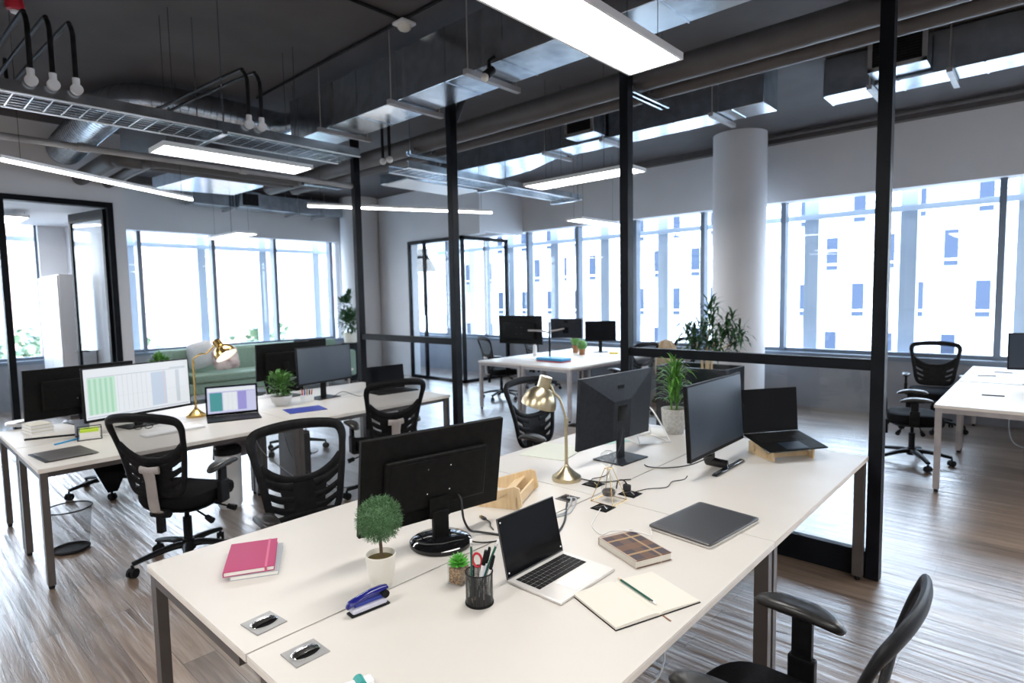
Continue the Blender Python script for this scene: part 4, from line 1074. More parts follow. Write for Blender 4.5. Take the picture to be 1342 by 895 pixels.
# big plywood stand behind the near monitor
t = thing('laptop_stand', 'large pale plywood laptop stand behind the near black monitor', 'laptop stand', (-1.924, 2.003, DZ), radians(-65))
for s_, z_ in ((-1, .0), (1, .0)):
    g = G(); poly = [(-.15, 0), (.13, 0), (.15, .02), (.135, .098), (.11, .105), (-.15, .018)]
    g.T = Matrix.Translation(V(s_ * .14, 0, 0)) @ Matrix(((0, 0, 1, 0), (1, 0, 0, 0), (0, 1, 0, 0), (0, 0, 0, 1)))
    g.prism(poly, -.006, .006); g.build('side_panel', 'plywood', t, smooth=0)
g = G(); g.T = Matrix.Translation(V(0, .055, .055)) @ Matrix.Rotation(radians(-62), 4, 'X'); g.box(-.146, .146, -.005, .005, -.03, .03, .001); g.build('crossbar', 'plywood', t)
g = G(); g.T = Matrix.Translation(V(0, .125, .03)); g.box(-.146, .146, -.005, .005, -.02, .03, .001); g.build('crossbar', 'plywood', t)

# ================================================================== LAMPS ON DESKS
def brass_lamp(label, base, head, neckdir, mat, pole_h, lit, z=DZ, neck=(.055, .08)):
    """base (x,y); head = rim centre offset (dx,dy,z) of the shade; neckdir = shade axis (towards its neck)"""
    t = thing('desk_lamp', label, 'desk lamp', (base[0], base[1], z))
    G().lathe([(.075, 0), (.077, .004), (.076, .020), (.070, .024), (.045, .042), (.018, .068), (.012, .078), (.010, .085)], n=32).build('base', mat, t)
    h = V(*head); ax = V(*neckdir).normalized(); top = h + ax * .10
    g = G(); g.cyl((0, 0, .07), (0, 0, pole_h), .0085, n=12); g.cyl((0, 0, pole_h - .02), (0, 0, pole_h + .012), .0105, n=12); g.build('pole', mat, t)
    mid = (V(0, 0, pole_h) + top) / 2 + V(0, 0, neck[0])
    side = V(-h.x, -h.y, 0).normalized()
    g = G(); g.tube(smoothpath([V(0, 0, pole_h), V(0, 0, pole_h + .03) + side * -.005, mid * .55 + V(0, 0, pole_h + neck[1]) * .45, mid, top + side * .035 + V(0, 0, .015), top + side * .01], 6), .0065, 10); g.build('gooseneck', mat, t)
    prof = [(.093, 0), (.091, .020), (.081, .054), (.060, .084), (.038, .098), (.031, .104), (.031, .142), (.024, .152), (.0, .155)]
    inn = [(.091, .002), (.088, .020), (.078, .052), (.057, .080), (.02, .092)]
    sh = G().lathe(prof, h, 36, axis=ax).build('shade', mat, t)
    G().lathe(inn, h, 36, axis=ax).build('shade_inside', 'white_plastic', sh)
    G().cyl(h + ax * .092, h + ax * .160, .034, .033, n=24).build('socket_cap', mat, sh)
    G().ball(tuple(h + ax * .045), .026, 14, 8).build('bulb', 'bulb_light' if lit else 'white_plastic', sh)
    return t
brass_lamp('brushed brass desk lamp standing at the middle of the near bench', (-1.845, 2.42), (-.115, -.085, .39), (.22, .16, .96), 'brass', .315, False)
brass_lamp('gold desk lamp glowing behind the spreadsheet laptop', (-5.30, 1.83), (.19, .20, .51), (-.55, -.30, .78), 'brass_gold', .46, True, neck=(.01, .06))
for k, (x, y, z) in enumerate(((-6.15, 3.26, 1.16),)):
    t = thing('floor_lamp', 'small white lamp glowing left of the navy monitor', 'floor lamp', (x, y, 0))
    G().cyl((0, 0, 0), (0, 0, .012), .12, n=24).build('base', 'white_plastic', t); G().cyl((0, 0, .01), (0, 0, 1.12), .009, n=10).build('pole', 'chrome', t)
    G().lathe([(.0, 1.21), (.03, 1.205), (.06, 1.17), (.085, 1.12)], n=24).build('shade', 'white_plastic', t); G().ball((0, 0, 1.14), .03).build('bulb', 'bulb_light', t)

# ================================================================== PLANTS
def topiary(x, y):
    t = thing('topiary_plant', 'small ball topiary in a white pot on the near desk', 'potted plant', (x, y, DZ))
    G().lathe([(.030, 0), (.034, .004), (.044, .05), (.050, .112), (.048, .114), (.0465, .108), (.044, .09)], n=36).build('pot', 'white_ceramic', t)
    G().lathe([(.0455, .096), (.03, .102), (0, .104)], n=24).build('soil', 'soil', t)
    G().tube(smoothpath([V(.004, 0, .09), V(.001, .002, .13), V(0, 0, .17), V(0, 0, .22)], 4), .0055, 8).build('trunk', 'trunk', t)
    g = G(); c = V(0, 0, .232); r_ = random.Random(3)
    for k in range(3600):
        d = V(r_.gauss(0, 1), r_.gauss(0, 1), r_.gauss(0, 1)).normalized(); rr = .067 * r_.uniform(.72, 1.08)
        p = c + d * rr; q = (d + V(r_.uniform(-.9, .9), r_.uniform(-.9, .9), r_.uniform(-.9, .9))).normalized() * .0150
        g.leaf(p, p + q, .0042, .05, upn=(r_.uniform(-1, 1), r_.uniform(-1, 1), r_.uniform(.1, 1)), seg=1)
    g.ball(c, .052, 14, 8)
    g.build('foliage', 'leaf_topiary', t, smooth=0)
topiary(-1.627, 1.108)
t = thing('succulent_plant', 'small green succulent in a clear glass cube of gravel', 'potted plant', (-1.45, 1.297, DZ), .2)
g = G()
for (a, b, c, d) in ((-.028, .028, -.028, -.025), (-.028, .028, .025, .028), (-.028, -.025, -.025, .025), (.025, .028, -.025, .025)): g.box(a, b, c, d, 0, .066)
g.build('glass_cube', 'clear_glass', t, smooth=0)
G().box(-.0245, .0245, -.0245, .0245, .002, .055, .002).build('gravel', 'gravel', t)
g = G(); r_ = random.Random(5)
for ring, (n_, el, L, w_) in enumerate(((11, .25, .042, .013), (10, .6, .042, .012), (8, .95, .038, .011), (5, 1.25, .03, .009))):
    for k in range(n_):
        a = 2 * PI * k / n_ + ring * .4 + r_.uniform(-.1, .1); d = V(cos(a) * cos(el), sin(a) * cos(el), sin(el))
        b = V(0, 0, .058 + .004 * ring); tip = b + d * L
        mid1 = b + d * L * .45; nn = w_ / 2
        g.tube([b, mid1, b + d * L * .8, tip], [nn * .5, nn, nn * .7, .0004], 6, flat=(1, .55))
g.build('leaves', 'leaf_succulent', t)
def bush(g, c, r, n, L, w, seed, up=.3, seg=2):
    r_ = random.Random(seed)
    for k in range(n):
        d = V(r_.gauss(0, 1), r_.gauss(0, 1), r_.gauss(0, 1) + up).normalized(); p = V(*c) + d * r * r_.uniform(.2, 1)
        q = (d + V(r_.uniform(-.7, .7), r_.uniform(-.7, .7), r_.uniform(-.5, .9))).normalized() * L * r_.uniform(.7, 1.2)
        g.leaf(p, p + q, w, .12, seg=seg)
# upright leafy plant in woven pot by the partition
t = thing('potted_plant', 'bright green leafy plant in a pale woven pot behind the monitors', 'potted plant', (-1.90, 3.72, DZ))
G().lathe([(.060, 0), (.064, .004), (.082, .09), (.088, .172), (.085, .174), (.080, .165), (.076, .14)], n=36).build('pot', 'pot_weave', t)
G().lathe([(.079, .150), (.04, .155), (0, .156)], n=24).build('soil', 'trunk', t)
g = G(); r_ = random.Random(11)
for k in range(16):
    a = r_.uniform(0, 2 * PI); r0 = .02; h_ = r_.uniform(.18, .27)
    g.tube(smoothpath([V(r0 * cos(a), r0 * sin(a), .15), V(.03 * cos(a), .03 * sin(a), .15 + h_ * .6), V(.05 * cos(a), .05 * sin(a), .15 + h_)], 3), .0035, 5)
g.build('stems', 'leaf_fresh', t)
g = G()
for k in range(150):
    a = r_.uniform(0, 2 * PI); h0 = r_.uniform(.20, .44); r0 = r_.uniform(.01, .05); el = r_.uniform(-.3, 1.3); L = r_.uniform(.08, .165)
    b = V(r0 * cos(a), r0 * sin(a), h0); g.leaf(b, b + V(cos(a) * cos(el), sin(a) * cos(el), sin(el)) * L, .0135, .25, seg=4)
g.build('leaves', 'leaf_fresh', t)
# left bench plant
t = thing('potted_plant', 'small bushy green plant in a grey bowl on the left bench', 'potted plant', (-5.22, 2.54, DZ))
G().lathe([(.05, 0), (.08, .03), (.098, .09), (.094, .092), (.085, .06)], n=28).build('pot', 'cushion_grey', t)
g = G(); bush(g, (0, 0, .19), .12, 420, .05, .022, 21, .5); g.build('leaves', 'leaf_mid', t)
g = G(); g.lathe([(.088, .075), (0, .082)], n=20); g.build('soil', 'trunk', t)
# column plant on a stand, left
t = thing('potted_plant', 'trailing green plant on a dark stand beside the left round column', 'potted plant', (-10.95, 6.9, 0))
G().cyl((0, 0, 0), (0, 0, .80), .16, .18, 28).build('stand', 'planter_black', t)
G().lathe([(.12, .80), (.15, 1.0), (.14, 1.0), (.12, .95)], n=24).build('pot', 'white_ceramic', t)
g = G(); bush(g, (0, 0, 1.22), .26, 300, .13, .05, 31, .4); bush(g, (-.05, -.05, 1.6), .15, 110, .12, .045, 32, .8); bush(g, (0, 0, 1.78), .08, 40, .12, .04, 33, 1); g.build('leaves', 'leaf_dark', t)
# low console with planting by the big column
t = thing('planter_box', 'black planter box in front of the big round column', 'planter', (-3.22, 6.98, 0))
g = G()
for (a, b, c, d) in ((-.45, .45, -.28, -.25), (-.45, .45, .25, .28), (-.45, -.42, -.25, .25), (.42, .45, -.25, .25)): g.box(a, b, c, d, .02, .80, .003)
g.box(-.42, .42, -.25, .25, .02, .05); g.build('box_body', 'planter_black', t)
G().box(-.42, .42, -.25, .25, .68, .72).build('soil', 'trunk', t)
t = thing('indoor_tree', 'tall dark green leafy plant growing in the black planter', 'plant', (-3.12, 6.95, .72))
r_ = random.Random(41); g = G(); tips = []
for (dx, dy, h_, ex, ey) in ((0, 0, .80, .05, .0), (.05, .03, .62, .24, .08), (-.06, .02, .55, -.26, .02), (-.03, -.04, .48, -.1, -.1), (.04, -.05, .42, .16, -.12), (0, .04, .6, -.08, .1), (.02, 0, .5, .34, .14)):
    P = smoothpath([V(dx, dy, 0), V(dx * 1.5, dy, h_ * .4), V(ex * .8, ey, h_ * .75), V(ex, ey, h_)], 4); g.tube(P, [.014 - .009 * i / (len(P) - 1) for i in range(len(P))], 7); tips.append((P[-1], P[-5]))
g.build('stems', 'plywood', t)
g = G()
for (tp, md) in tips:
    for c, n_ in ((tp, 40), (md, 34)):
        for k in range(n_):
            a = r_.uniform(0, 2 * PI); el = r_.uniform(-.7, .9); L = r_.uniform(.12, .24)
            b = c + V(r_.uniform(-.05, .05), r_.uniform(-.05, .05), r_.uniform(-.12, .06)); g.leaf(b, b + V(cos(a) * cos(el), sin(a) * cos(el), sin(el)) * L, .03, .2, seg=3)
g.build('leaves', 'leaf_dark', t)
t = thing('potted_plant', 'low green plant glimpsed above the left monitor by the wall end', 'potted plant', (-9.9, 2.95, 0))
G().lathe([(.12, 0), (.16, .6), (.15, .6), (.12, .5)], n=24, cap=False).build('pot', 'white_ceramic', t)
g = G(); bush(g, (0, 0, .72), .14, 90, .14, .07, 51, .8); g.build('leaves', 'leaf_fresh', t)

# ================================================================== SOFA
t = thing('green_sofa', 'long sage green sofa under the left windows', 'sofa', (-10.75, 5.0, 0))
G().box(-.28, .45, -1.6, 1.5, .18, .36, .03).build('sofa_base', 'sofa_green', t)
for k in range(2): G().box(-.22, .47, -1.45 + 1.45 * k, -.01 + 1.45 * k, .36, .50, .04).build('seat_cushion', 'sofa_green', t)
G().box(-.50, -.24, -1.75, 1.6, .18, .90, .06).build('sofa_back', 'sofa_green', t)
for a, b in ((-1.76, -1.58), (1.45, 1.62)): G().box(-.45, .45, a, b, .18, .70, .05).build('sofa_arm', 'sofa_green', t)
for (a, b) in ((-.3, -1.6), (.38, -1.6), (-.3, 1.5), (.38, 1.5)): G().cyl((a, b, 0), (a, b, .18), .02, n=10).build('leg', 'black_frame', t)
def cushion(label, loc, rot, w, h, mat):
    g = G(); g.pad(w / 2, h / 2, [(-.05, .2), (-.045, .6), (-.02, .93), (0, 1.0), (.02, .93), (.045, .6), (.05, .2)], 32, 5.0)
    o = g.build('cushion', mat); o.location = loc; o.rotation_euler = rot; tag(o, label, 'cushion')
cushion('pale grey square cushion on the left end of the green sofa', (-10.80, 3.85, .80), (radians(48), radians(72), 0), .46, .46, 'cushion_grey')
cushion('rose striped cushion on the green sofa behind the laptop', (-10.50, 4.15, .74), (radians(10), radians(68), 0), .42, .42, 'cushion_rose')
t = thing('sofa_monitor', 'black monitor standing before the green sofa', 'monitor', (-7.6, 4.15, .0), radians(95))
G().box(-.25, .25, -.01, .012, .86, 1.16, .004).build('housing', 'monitor_black', t); G().box(-.03, .03, -.01, .01, .74, .9).build('neck', 'monitor_black', t)
G().box(-.12, .12, -.1, .1, .735, .745).build('foot', 'monitor_black', t)
t = thing('side_table', 'white side table before the green sofa', 'table', (-7.6, 4.1, 0))
G().box(-.35, .35, -.5, .5, .705, .735, .004).build('tabletop', 'laminate', t)
for (a, b) in ((-.3, -.45), (.3, -.45), (-.3, .45), (.3, .45)): G().cyl((a, b, 0), (a, b, .705), .018, n=10).build('leg', 'leg_light', t)

# ================================================================== SMALL THINGS ON THE NEAR BENCH
def book(label, xy, deg, w, d, z, th, cover, band=None, pages='paper', name='notebook'):
    t = thing(name, label, 'notebook', (xy[0], xy[1], z), radians(deg))
    c = .0022
    g = G(); g.box(-w / 2, w / 2, -d / 2, d / 2, 0, c, .0008); g.box(-w / 2, w / 2, -d / 2, d / 2, th - c, th, .0008); g.box(-w / 2, w / 2, d / 2 - .003, d / 2, c, th - c)
    g.build('cover', cover, t)
    G().box(-w / 2 + .003, w / 2 - .003, -d / 2 + .003, d / 2 - .003, c, th - c).build('pages', pages, t, smooth=0)
    if band:
        g = G(); yb = -d / 2 + .028
        g.box(-w / 2 - .0008, w / 2 + .0008, yb - .004, yb + .004, th, th + .0012); g.box(-w / 2 - .0012, -w / 2, yb - .004, yb + .004, 0, th + .0012); g.box(w / 2, w / 2 + .0012, yb - .004, yb + .004, 0, th + .0012)
        g.build('elastic_band', band, t, smooth=0)
    return t
# long edge direction of the pink notebook: (-.88, .475)
book('grey notebook lying under the pink notebook', (-2.125, .915), 150, .25, .158, DZ, .016, 'grey_cover', pages='paper')
book('pink notebook with an elastic band on the near left desk', (-2.139, .90), 151.5, .255, .165, DZ + .0165, .017, 'pink_cover', 'pink_band')
pb = thing('notebook', 'brown plaid notebook beside the closed laptop', 'notebook', (-1.121, 1.878, DZ), radians(-22))
g = G(); g.box(-.118, .118, -.08, .08, 0, .003, .001); g.box(-.118, .118, -.08, .08, .026, .030, .0012); g.box(-.118, -.114, -.08, .08, .003, .026); g.build('cover', 'plaid_cover', pb)
G().box(-.114, .114, -.077, .077, .003, .026).build('pages', 'paper_cream', pb, smooth=0)
# open notebook
t = thing('open_notebook', 'open cream notebook lying in front of the silver laptop', 'notebook', (-.936, 1.582, DZ), radians(-20.5))
G().box(-.1145, .1145, -.1665, .160, 0, .003, .001).build('cover', 'key_black', t)
for s_, name_ in ((-1, 'left_pages'), (1, 'right_pages')):
    rows_ = []
    yy = [.0, .006, .02, .05, .09, .13, .158]; hh = [.006, .011, .014, .0145, .013, .0115, .010] if s_ < 0 else [.006, .009, .0105, .0105, .0095, .008, .007]
    ring = [V(0, 0, 0)]
    prof = [(y * s_ * (1.04 if s_ < 0 else 1), h) for y, h in zip(yy, hh)]
    poly = prof + [(prof[-1][0], .003), (0, .003)]
    g = G(); g.T = Matrix(((0, 0, 1, 0), (1, 0, 0, 0), (0, 1, 0, 0), (0, 0, 0, 1))); g.prism(poly, -.112, .112)
    g.build(name_, 'paper_cream', t, smooth=25)
g = G(); g.box(.112, .150, .004, .009, .001, .0018); g.build('ribbon', 'bookmark_brown', t, smooth=0)
def pencil(label, p0, p1, r=.0038, mat='pencil_green', name='pencil'):
    a, b = V(*p0), V(*p1); t = thing(name, label, 'pencil', tuple(a)); d = b - a; L = d.length; u = d / L
    G().cyl((0, 0, 0), u * (L - .022), r, n=6).build('barrel', mat, t)
    G().cyl(u * (L - .022), u * (L - .012), r * 1.05, n=10).build('ferrule', 'chrome', t)
    G().cyl(u * (L - .012), u * L, r, n=10).build('eraser', 'white_plastic', t)
    G().cyl((0, 0, 0), -u * .018, r, .0006, n=6).build('tip', 'plywood', t)
pencil('dark green pencil lying in the fold of the open notebook', (-1.025, 1.634, DZ + .0155), (-.862, 1.573, DZ + .0155), .0035)
# pen cup
t = thing('pen_cup', 'black perforated metal pen cup on the near desk', 'pen cup', (-1.30, 1.247, DZ))
G().lathe([(.043, .002), (.043, .102)], n=40).build('cup_wall', 'cup_mesh', t)
g = G(); g.tube([V(.043 * cos(2 * PI * k / 36), .043 * sin(2 * PI * k / 36), .102) for k in range(36)], .0018, 6, closed=True)
g.build('rim', 'monitor_black', t)
g = G(); g.lathe([(0, 0), (.045, 0), (.0455, .005), (.043, .007), (0, .004)], n=36); g.build('base', 'monitor_black', t)
CX, CY = -1.30, 1.247
pencil('dark green pencil standing upright in the pen cup', (CX - .008, CY - .024, DZ + .022), (CX - .018, CY - .014, DZ + .205))
pencil('dark green pencil leaning right in the pen cup', (CX - .005, CY - .01, DZ + .022), (CX + .035, CY + .055, DZ + .195))
def pen(label, p0, p1, body, cap, r=.0055, name='pen'):
    a, b = V(*p0), V(*p1); t = thing(name, label, 'pen', tuple(a)); d = b - a; L = d.length; u = d / L
    G().cyl((0, 0, 0), u * (L * .68), r, n=12).build('barrel', body, t); G().cyl(u * (L * .68), u * L, r * 1.15, r, n=12).build('cap', cap, t)
    G().box(-.0015, .0015, r, r + .003, 0, L * .25).build('clip', cap, t).matrix_local = Matrix.Translation(u * (L * .72)) @ V(0, 0, 1).rotation_difference(u).to_matrix().to_4x4()
pen('white marker with black cap leaning in the pen cup', (CX - .012, CY + .002, DZ + .02), (CX + .012, CY + .022, DZ + .165), 'white_plastic', 'key_black', .006)
pen('thin black and clear pen behind the white marker', (CX + .002, CY - .004, DZ + .02), (CX + .014, CY + .036, DZ + .172), 'clear_plastic', 'key_black', .0042)
pen('short black pen at the right side of the pen cup', (CX + .016, CY + .002, DZ + .015), (CX + .031, CY + .036, DZ + .150), 'white_plastic', 'key_black', .0045)
t = thing('scissors', 'red handled scissors standing in the pen cup', 'scissors', (CX - .022, CY + .012, DZ + .02))
G().tube([V(.003 + .014 * cos(2 * PI * k / 16), .0 + .006 * cos(2 * PI * k / 16), .108 + .022 * sin(2 * PI * k / 16)) for k in range(16)], .004, 6, closed=True).build('handle', 'red_plastic', t)
G().box(-.004, .008, -.001, .001, 0, .09).build('blade', 'chrome', t)
# grommets
def grommet(label, x, y, kind, w=.105, d=.088, rz=0.0):
    t = thing('desk_grommet', label, 'cable port', (x, y, DZ), rz)
    if kind == 'chrome':
        G().box(-w / 2, w / 2, -d / 2, d / 2, 0, .0035, .0008).build('plate', 'satin_steel', t)
        g = G(); g.pad(.042, .031, [(.0035, 1.0), (.0042, 1.0), (.0043, .9)], 36, 2.0); g.build('opening', 'key_black', t)
        g = G(); rr = []
        for j in range(9):          # hinged half-dome covering the far side of the opening
            v_ = j / 8; yy = .030 - .044 * v_; hx_ = .041 * math.sqrt(max(0.02, 1 - ((yy + .0) / .031) ** 2)) if v_ > .02 else .008
            hz = .0045 + .011 * sin(PI * min(1, .05 + .75 * v_)) 
            rr.append([V(hx_ * cos(PI * i / 12), yy, .0045 + (hz - .0045) * sin(PI * i / 12)) for i in range(13)])
        vs = [p for r in rr for p in r]; g.add(vs, [(j * 13 + i, j * 13 + i + 1, (j + 1) * 13 + i + 1, (j + 1) * 13 + i) for j in range(8) for i in range(12)])
        g.build('flap', 'chrome', t)
        g = G(); g.tube([V(.043 * cos(2 * PI * k / 36), .030 * sin(2 * PI * k / 36), .004) for k in range(36)], .0016, 6, closed=True); g.build('lip', 'satin_steel', t)
    else:
        G().box(-w / 2, w / 2, -d / 2, d / 2, 0, .003, .001).build('plate', 'gloss_black' if kind == 'black' else 'leg_metal', t)
        G().box(-w * .4, w * .4, -d * .36, d * .36, .003, .0036).build('opening', 'key_black', t)
        G().tube([V(-w * .35, -d * .2, .004), V(0, d * .1, .009), V(w * .35, -d * .1, .004)], .004, 6).build('lip', 'chrome', t)
grommet('chrome cable port in the near left desk corner', -1.705, .742, 'chrome', .094, .098, PI / 2 + .08)
grommet('chrome cable port in the nearest desk, lower of the pair', -1.47, .748, 'chrome', .098, .090, PI / 2)
grommet('dark cable port below the brass lamp, next to the plywood stand', -1.665, 2.19, 'grey', .085, .085)
grommet('black cable port under the wire hourglass', -1.465, 2.19, 'black', .085, .085)
grommet('black cable port beside the brass lamp foot', -1.69, 2.44, 'black', .09, .085)
grommet('black cable port right of the wire hourglass', -1.47, 2.43, 'black', .09, .085)
# stapler
t = thing('stapler', 'translucent blue stapler near the topiary', 'stapler', (-1.535, .995, DZ), radians(84))
G().box(-.066, .066, -.019, .019, 0, .006, .003).build('sole', 'key_black', t)
G().box(-.060, .058, -.017, .017, .006, .024, .006).build('lower_body', 'clear_plastic', t)
g = G(); rr = []
for x_, zc_, hz, hy in ((-.072, .028, .004, .010), (-.064, .036, .010, .014), (-.03, .044, .010, .016), (.01, .050, .010, .016), (.045, .052, .009, .015), (.064, .052, .006, .013)):
    rr.append([V(x_, hy * cos(2 * PI * i / 14), zc_ + hz * sin(2 * PI * i / 14)) for i in range(14)])
g.rings(rr); g.build('top_cover', 'blue_plastic', t)
G().box(-.05, .05, -.010, .010, .024, .036, .002).build('magazine', 'royal_blue', t)
g = G(); g.cyl((.052, -.019, .036), (.052, .019, .036), .012, n=18); g.build('hinge', 'key_black', t)
# tape dispenser at the lower edge
t = thing('tape_dispenser', 'small white and teal tape dispenser at the bottom picture edge', 'tape dispenser', (-1.232, .752, DZ), radians(75))
G().box(-.045, .045, -.016, .016, 0, .022, .007).build('body', 'white_plastic', t)
G().cyl((.012, -.017, .016), (.012, .017, .016), .013, n=24).build('roll', 'teal_plastic', t)
# wire hourglass
t = thing('hourglass', 'glass hourglass in a thin gold wire pyramid', 'hourglass', (-1.50, 2.29, DZ))
G().lathe([(.0, .238), (.018, .235), (.034, .222), (.038, .203), (.034, .184), (.018, .168), (.006, .158), (.004, .15), (.006, .142), (.018, .11), (.032, .07), (.036, .048), (.030, .026), (.0, .018)], n=32).build('glass', 'clear_glass', t)
G().lathe([(0, .022), (.027, .028), (.032, .044), (.028, .052), (0, .058)], n=24).build('sand', 'leg_metal', t)
g = G()
cs = [V(.085 * cos(a), .085 * sin(a), .002) for a in (PI / 4 + k * PI / 2 for k in range(4))]; ts = [V(.018 * cos(a), .018 * sin(a), .155) for a in (PI / 4 + k * PI / 2 for k in range(4))]
for k in range(4): g.cyl(cs[k], ts[k], .0016, n=6); g.cyl(cs[k], cs[(k + 1) % 4], .0016, n=6); g.cyl(ts[k], ts[(k + 1) % 4], .0016, n=6)
g.build('wire_frame', 'brass_gold', t)
# papers under slate monitor
tag(G().box(-.15, .15, -.17, .17, 0, .004, .001).build('paper_booklet', 'paper_green', loc=(-2.25, 2.82, DZ), rz=radians(12)), 'pale booklet lying behind the brass lamp', 'booklet')
tag(G().box(-.105, .105, -.148, .148, 0, .003, .001).build('paper_booklet', 'paper_mint', loc=(-2.17, 3.24, DZ), rz=radians(-28)), 'mint green booklet lying behind the slate monitor foot', 'booklet')
tag(G().box(-.085, .085, -.12, .12, 0, .005, .001).build('paper_booklet', 'paper', loc=(-2.02, 3.66, DZ), rz=radians(25)), 'white papers near the woven plant pot', 'papers')
# white wire stand
t = thing('wire_stand', 'white wire laptop stand behind the slate monitor', 'laptop stand', (-1.95, 3.42, DZ), radians(60))
g = G()
g.tube([V(-.11, -.12, .005), V(.11, -.12, .005), V(.11, .12, .005), V(-.11, .12, .005)], .005, 8, closed=True)
for s_ in (-1, 1): g.tube(smoothpath([V(s_ * .11, -.12, .005), V(s_ * .10, -.03, .10), V(s_ * .08, .06, .19), V(s_ * .06, .11, .20), V(s_ * .08, .12, .12), V(s_ * .11, .12, .005)], 4), .005, 8)
g.tube([V(-.06, .11, .20), V(.06, .11, .20)], .005, 8); g.build('wire_body', 'white_plastic', t)
# cables
def cable(label, pts, r, mat, n=6): return tag(G().tube(smoothpath([V(*p) for p in pts], n), r, 8).build('cable', mat), label, 'cable')
zz = DZ + .004
cable('thick black cable looping down from the near monitor', [(-1.738, 1.556, .915), (-1.712, 1.553, .90), (-1.700, 1.547, .86), (-1.692, 1.548, .82), (-1.688, 1.575, .772), (-1.68, 1.625, .750), (-1.61, 1.665, zz), (-1.52, 1.68, zz), (-1.47, 1.69, zz), (-1.42, 1.74, zz), (-1.44, 1.82, zz), (-1.5, 1.95, zz), (-1.63, 2.14, zz)], .0048, 'cable_black')
cable('thin black cable crossing the glossy monitor foot', [(-1.74, 1.335, .80), (-1.72, 1.36, .776), (-1.68, 1.42, .768), (-1.655, 1.50, .764), (-1.6, 1.58, zz), (-1.52, 1.74, zz), (-1.50, 1.80, zz)], .003, 'cable_black')
t = thing('usb_plug', 'black and gold cable plug lying behind the silver laptop', 'cable plug', (-1.785, 1.75, DZ), radians(-15))
G().box(-.018, .012, -.008, .008, 0, .010, .003).build('plug_body', 'cable_black', t); G().box(-.032, -.018, -.006, .006, .002, .008).build('plug_tip', 'brass_gold', t)
G().tube(smoothpath([V(.012, 0, .005), V(.05, 0, .004), V(.09, -.02, .004), (V(.13, -.03, .004))], 4), .003, 6).build('lead', 'cable_black', t)
cable('white charging cable running from the port to the closed laptop', [(-1.465, 2.17, zz), (-1.42, 2.06, zz), (-1.38, 1.98, zz), (-1.30, 1.93, zz), (-1.26, 1.94, .765), (-1.20, 1.965, .774), (-1.15, 1.98, .774), (-1.12, 2.0, .765), (-1.15, 2.06, .75), (-1.185, 2.115, .748)], .0022, 'cable_white')
cable('grey cable bundle curling out of the port by the plywood stand', [(-1.665, 2.19, zz), (-1.62, 2.16, .755), (-1.58, 2.08, zz), (-1.56, 2.0, zz), (-1.60, 1.94, zz), (-1.66, 1.96, zz)], .005, 'cable_grey')
cable('grey cable lying next to the grey bundle', [(-1.655, 2.20, zz), (-1.60, 2.17, .758), (-1.565, 2.10, zz), (-1.54, 2.02, zz), (-1.58, 1.92, zz)], .0035, 'cable_grey')
cable('thin black cable from the dark screen monitor to the port', [(-1.36, 2.81, .76), (-1.37, 2.79, zz), (-1.40, 2.72, zz), (-1.38, 2.62, zz), (-1.44, 2.54, zz), (-1.47, 2.43, zz)], .0022, 'cable_black')
cable('black cable from the dark screen monitor to the desk seam', [(-1.36, 3.1, .80), (-1.44, 3.0, .76), (-1.54, 2.92, zz), (-1.62, 2.88, zz), (-1.66, 2.9, zz)], .0035, 'cable_black')
cable('thin black cable hanging from the slate monitor to the port', [(-1.82, 2.93, .93), (-1.79, 2.86, .85), (-1.76, 2.72, .765), (-1.72, 2.6, zz), (-1.74, 2.5, zz), (-1.69, 2.44, .746)], .0022, 'cable_black')
cable('black cable from the lamp foot to its port', [(-1.79, 2.45, .75), (-1.75, 2.47, zz), (-1.71, 2.46, .75), (-1.66, 2.5, zz), (-1.60, 2.60, zz), (-1.58, 2.62, zz)], .003, 'cable_black')
t = thing('power_plug', 'black power plug standing in the port right of the hourglass', 'plug', (-1.50, 2.45, DZ + .004))
G().box(-.02, .02, -.012, .012, 0, .035, .008).build('plug_body', 'cable_black', t); G().tube(smoothpath([V(0, 0, .035), V(-.02, .0, .05), V(-.05, .0, .04), V(-.06, 0, .0)], 4), .0035, 6).build('lead', 'cable_black', t)
cable('clear cable hanging from the near bench edge above the floor', [(-.80, 1.50, .71), (-.775, 1.46, .66), (-.775, 1.40, .63), (-.80, 1.33, .65), (-.82, 1.30, .71)], .0025, 'cable_grey')

# ================================================================== LEFT BENCH THINGS
t = thing('plastic_folder', 'dark grey folder lying at the corner of the left bench', 'folder', (-4.67, .815, DZ), radians(6))
G().box(-.165, .165, -.13, .13, .006, .009, .001).build('top_cover', 'leg_metal', t); G().box(-.175, .155, -.15, .10, 0, .006, .001).build('bottom_cover', 'planter_black', t)
t = thing('desk_organizer', 'black wire desk organizer with lime and white notes', 'desk organizer', (-5.06, 1.03, DZ), radians(-12))
g = G(); w_, d_, h_ = .07, .05, .085
for z_ in (.003, h_): g.tube([V(-d_, -w_, z_), V(d_, -w_, z_), V(d_, w_, z_), V(-d_, w_, z_)], .003, 6, closed=True)
for a in (-1, 1):
    for b in (-1, 1): g.cyl((a * d_, b * w_, 0), (a * d_, b * w_, h_), .003, n=6)
g.build('wire_body', 'conduit_black', t); G().box(-.03, .04, -.06, .06, .004, .055, .002).build('white_notes', 'paper', t); G().box(-.03, .042, -.055, .055, .056, .078, .002).build('lime_notes', 'lime_note', t)
t = thing('phone_holder', 'pale blue phone stand behind the wire organizer', 'phone stand', (-5.22, 1.02, DZ), radians(80))
G().box(-.045, .045, -.01, .01, 0, .12, .004).build('back_plate', 'facade_panel', t); G().box(-.045, .045, -.05, .01, 0, .012, .003).build('base_plate', 'black_frame', t)
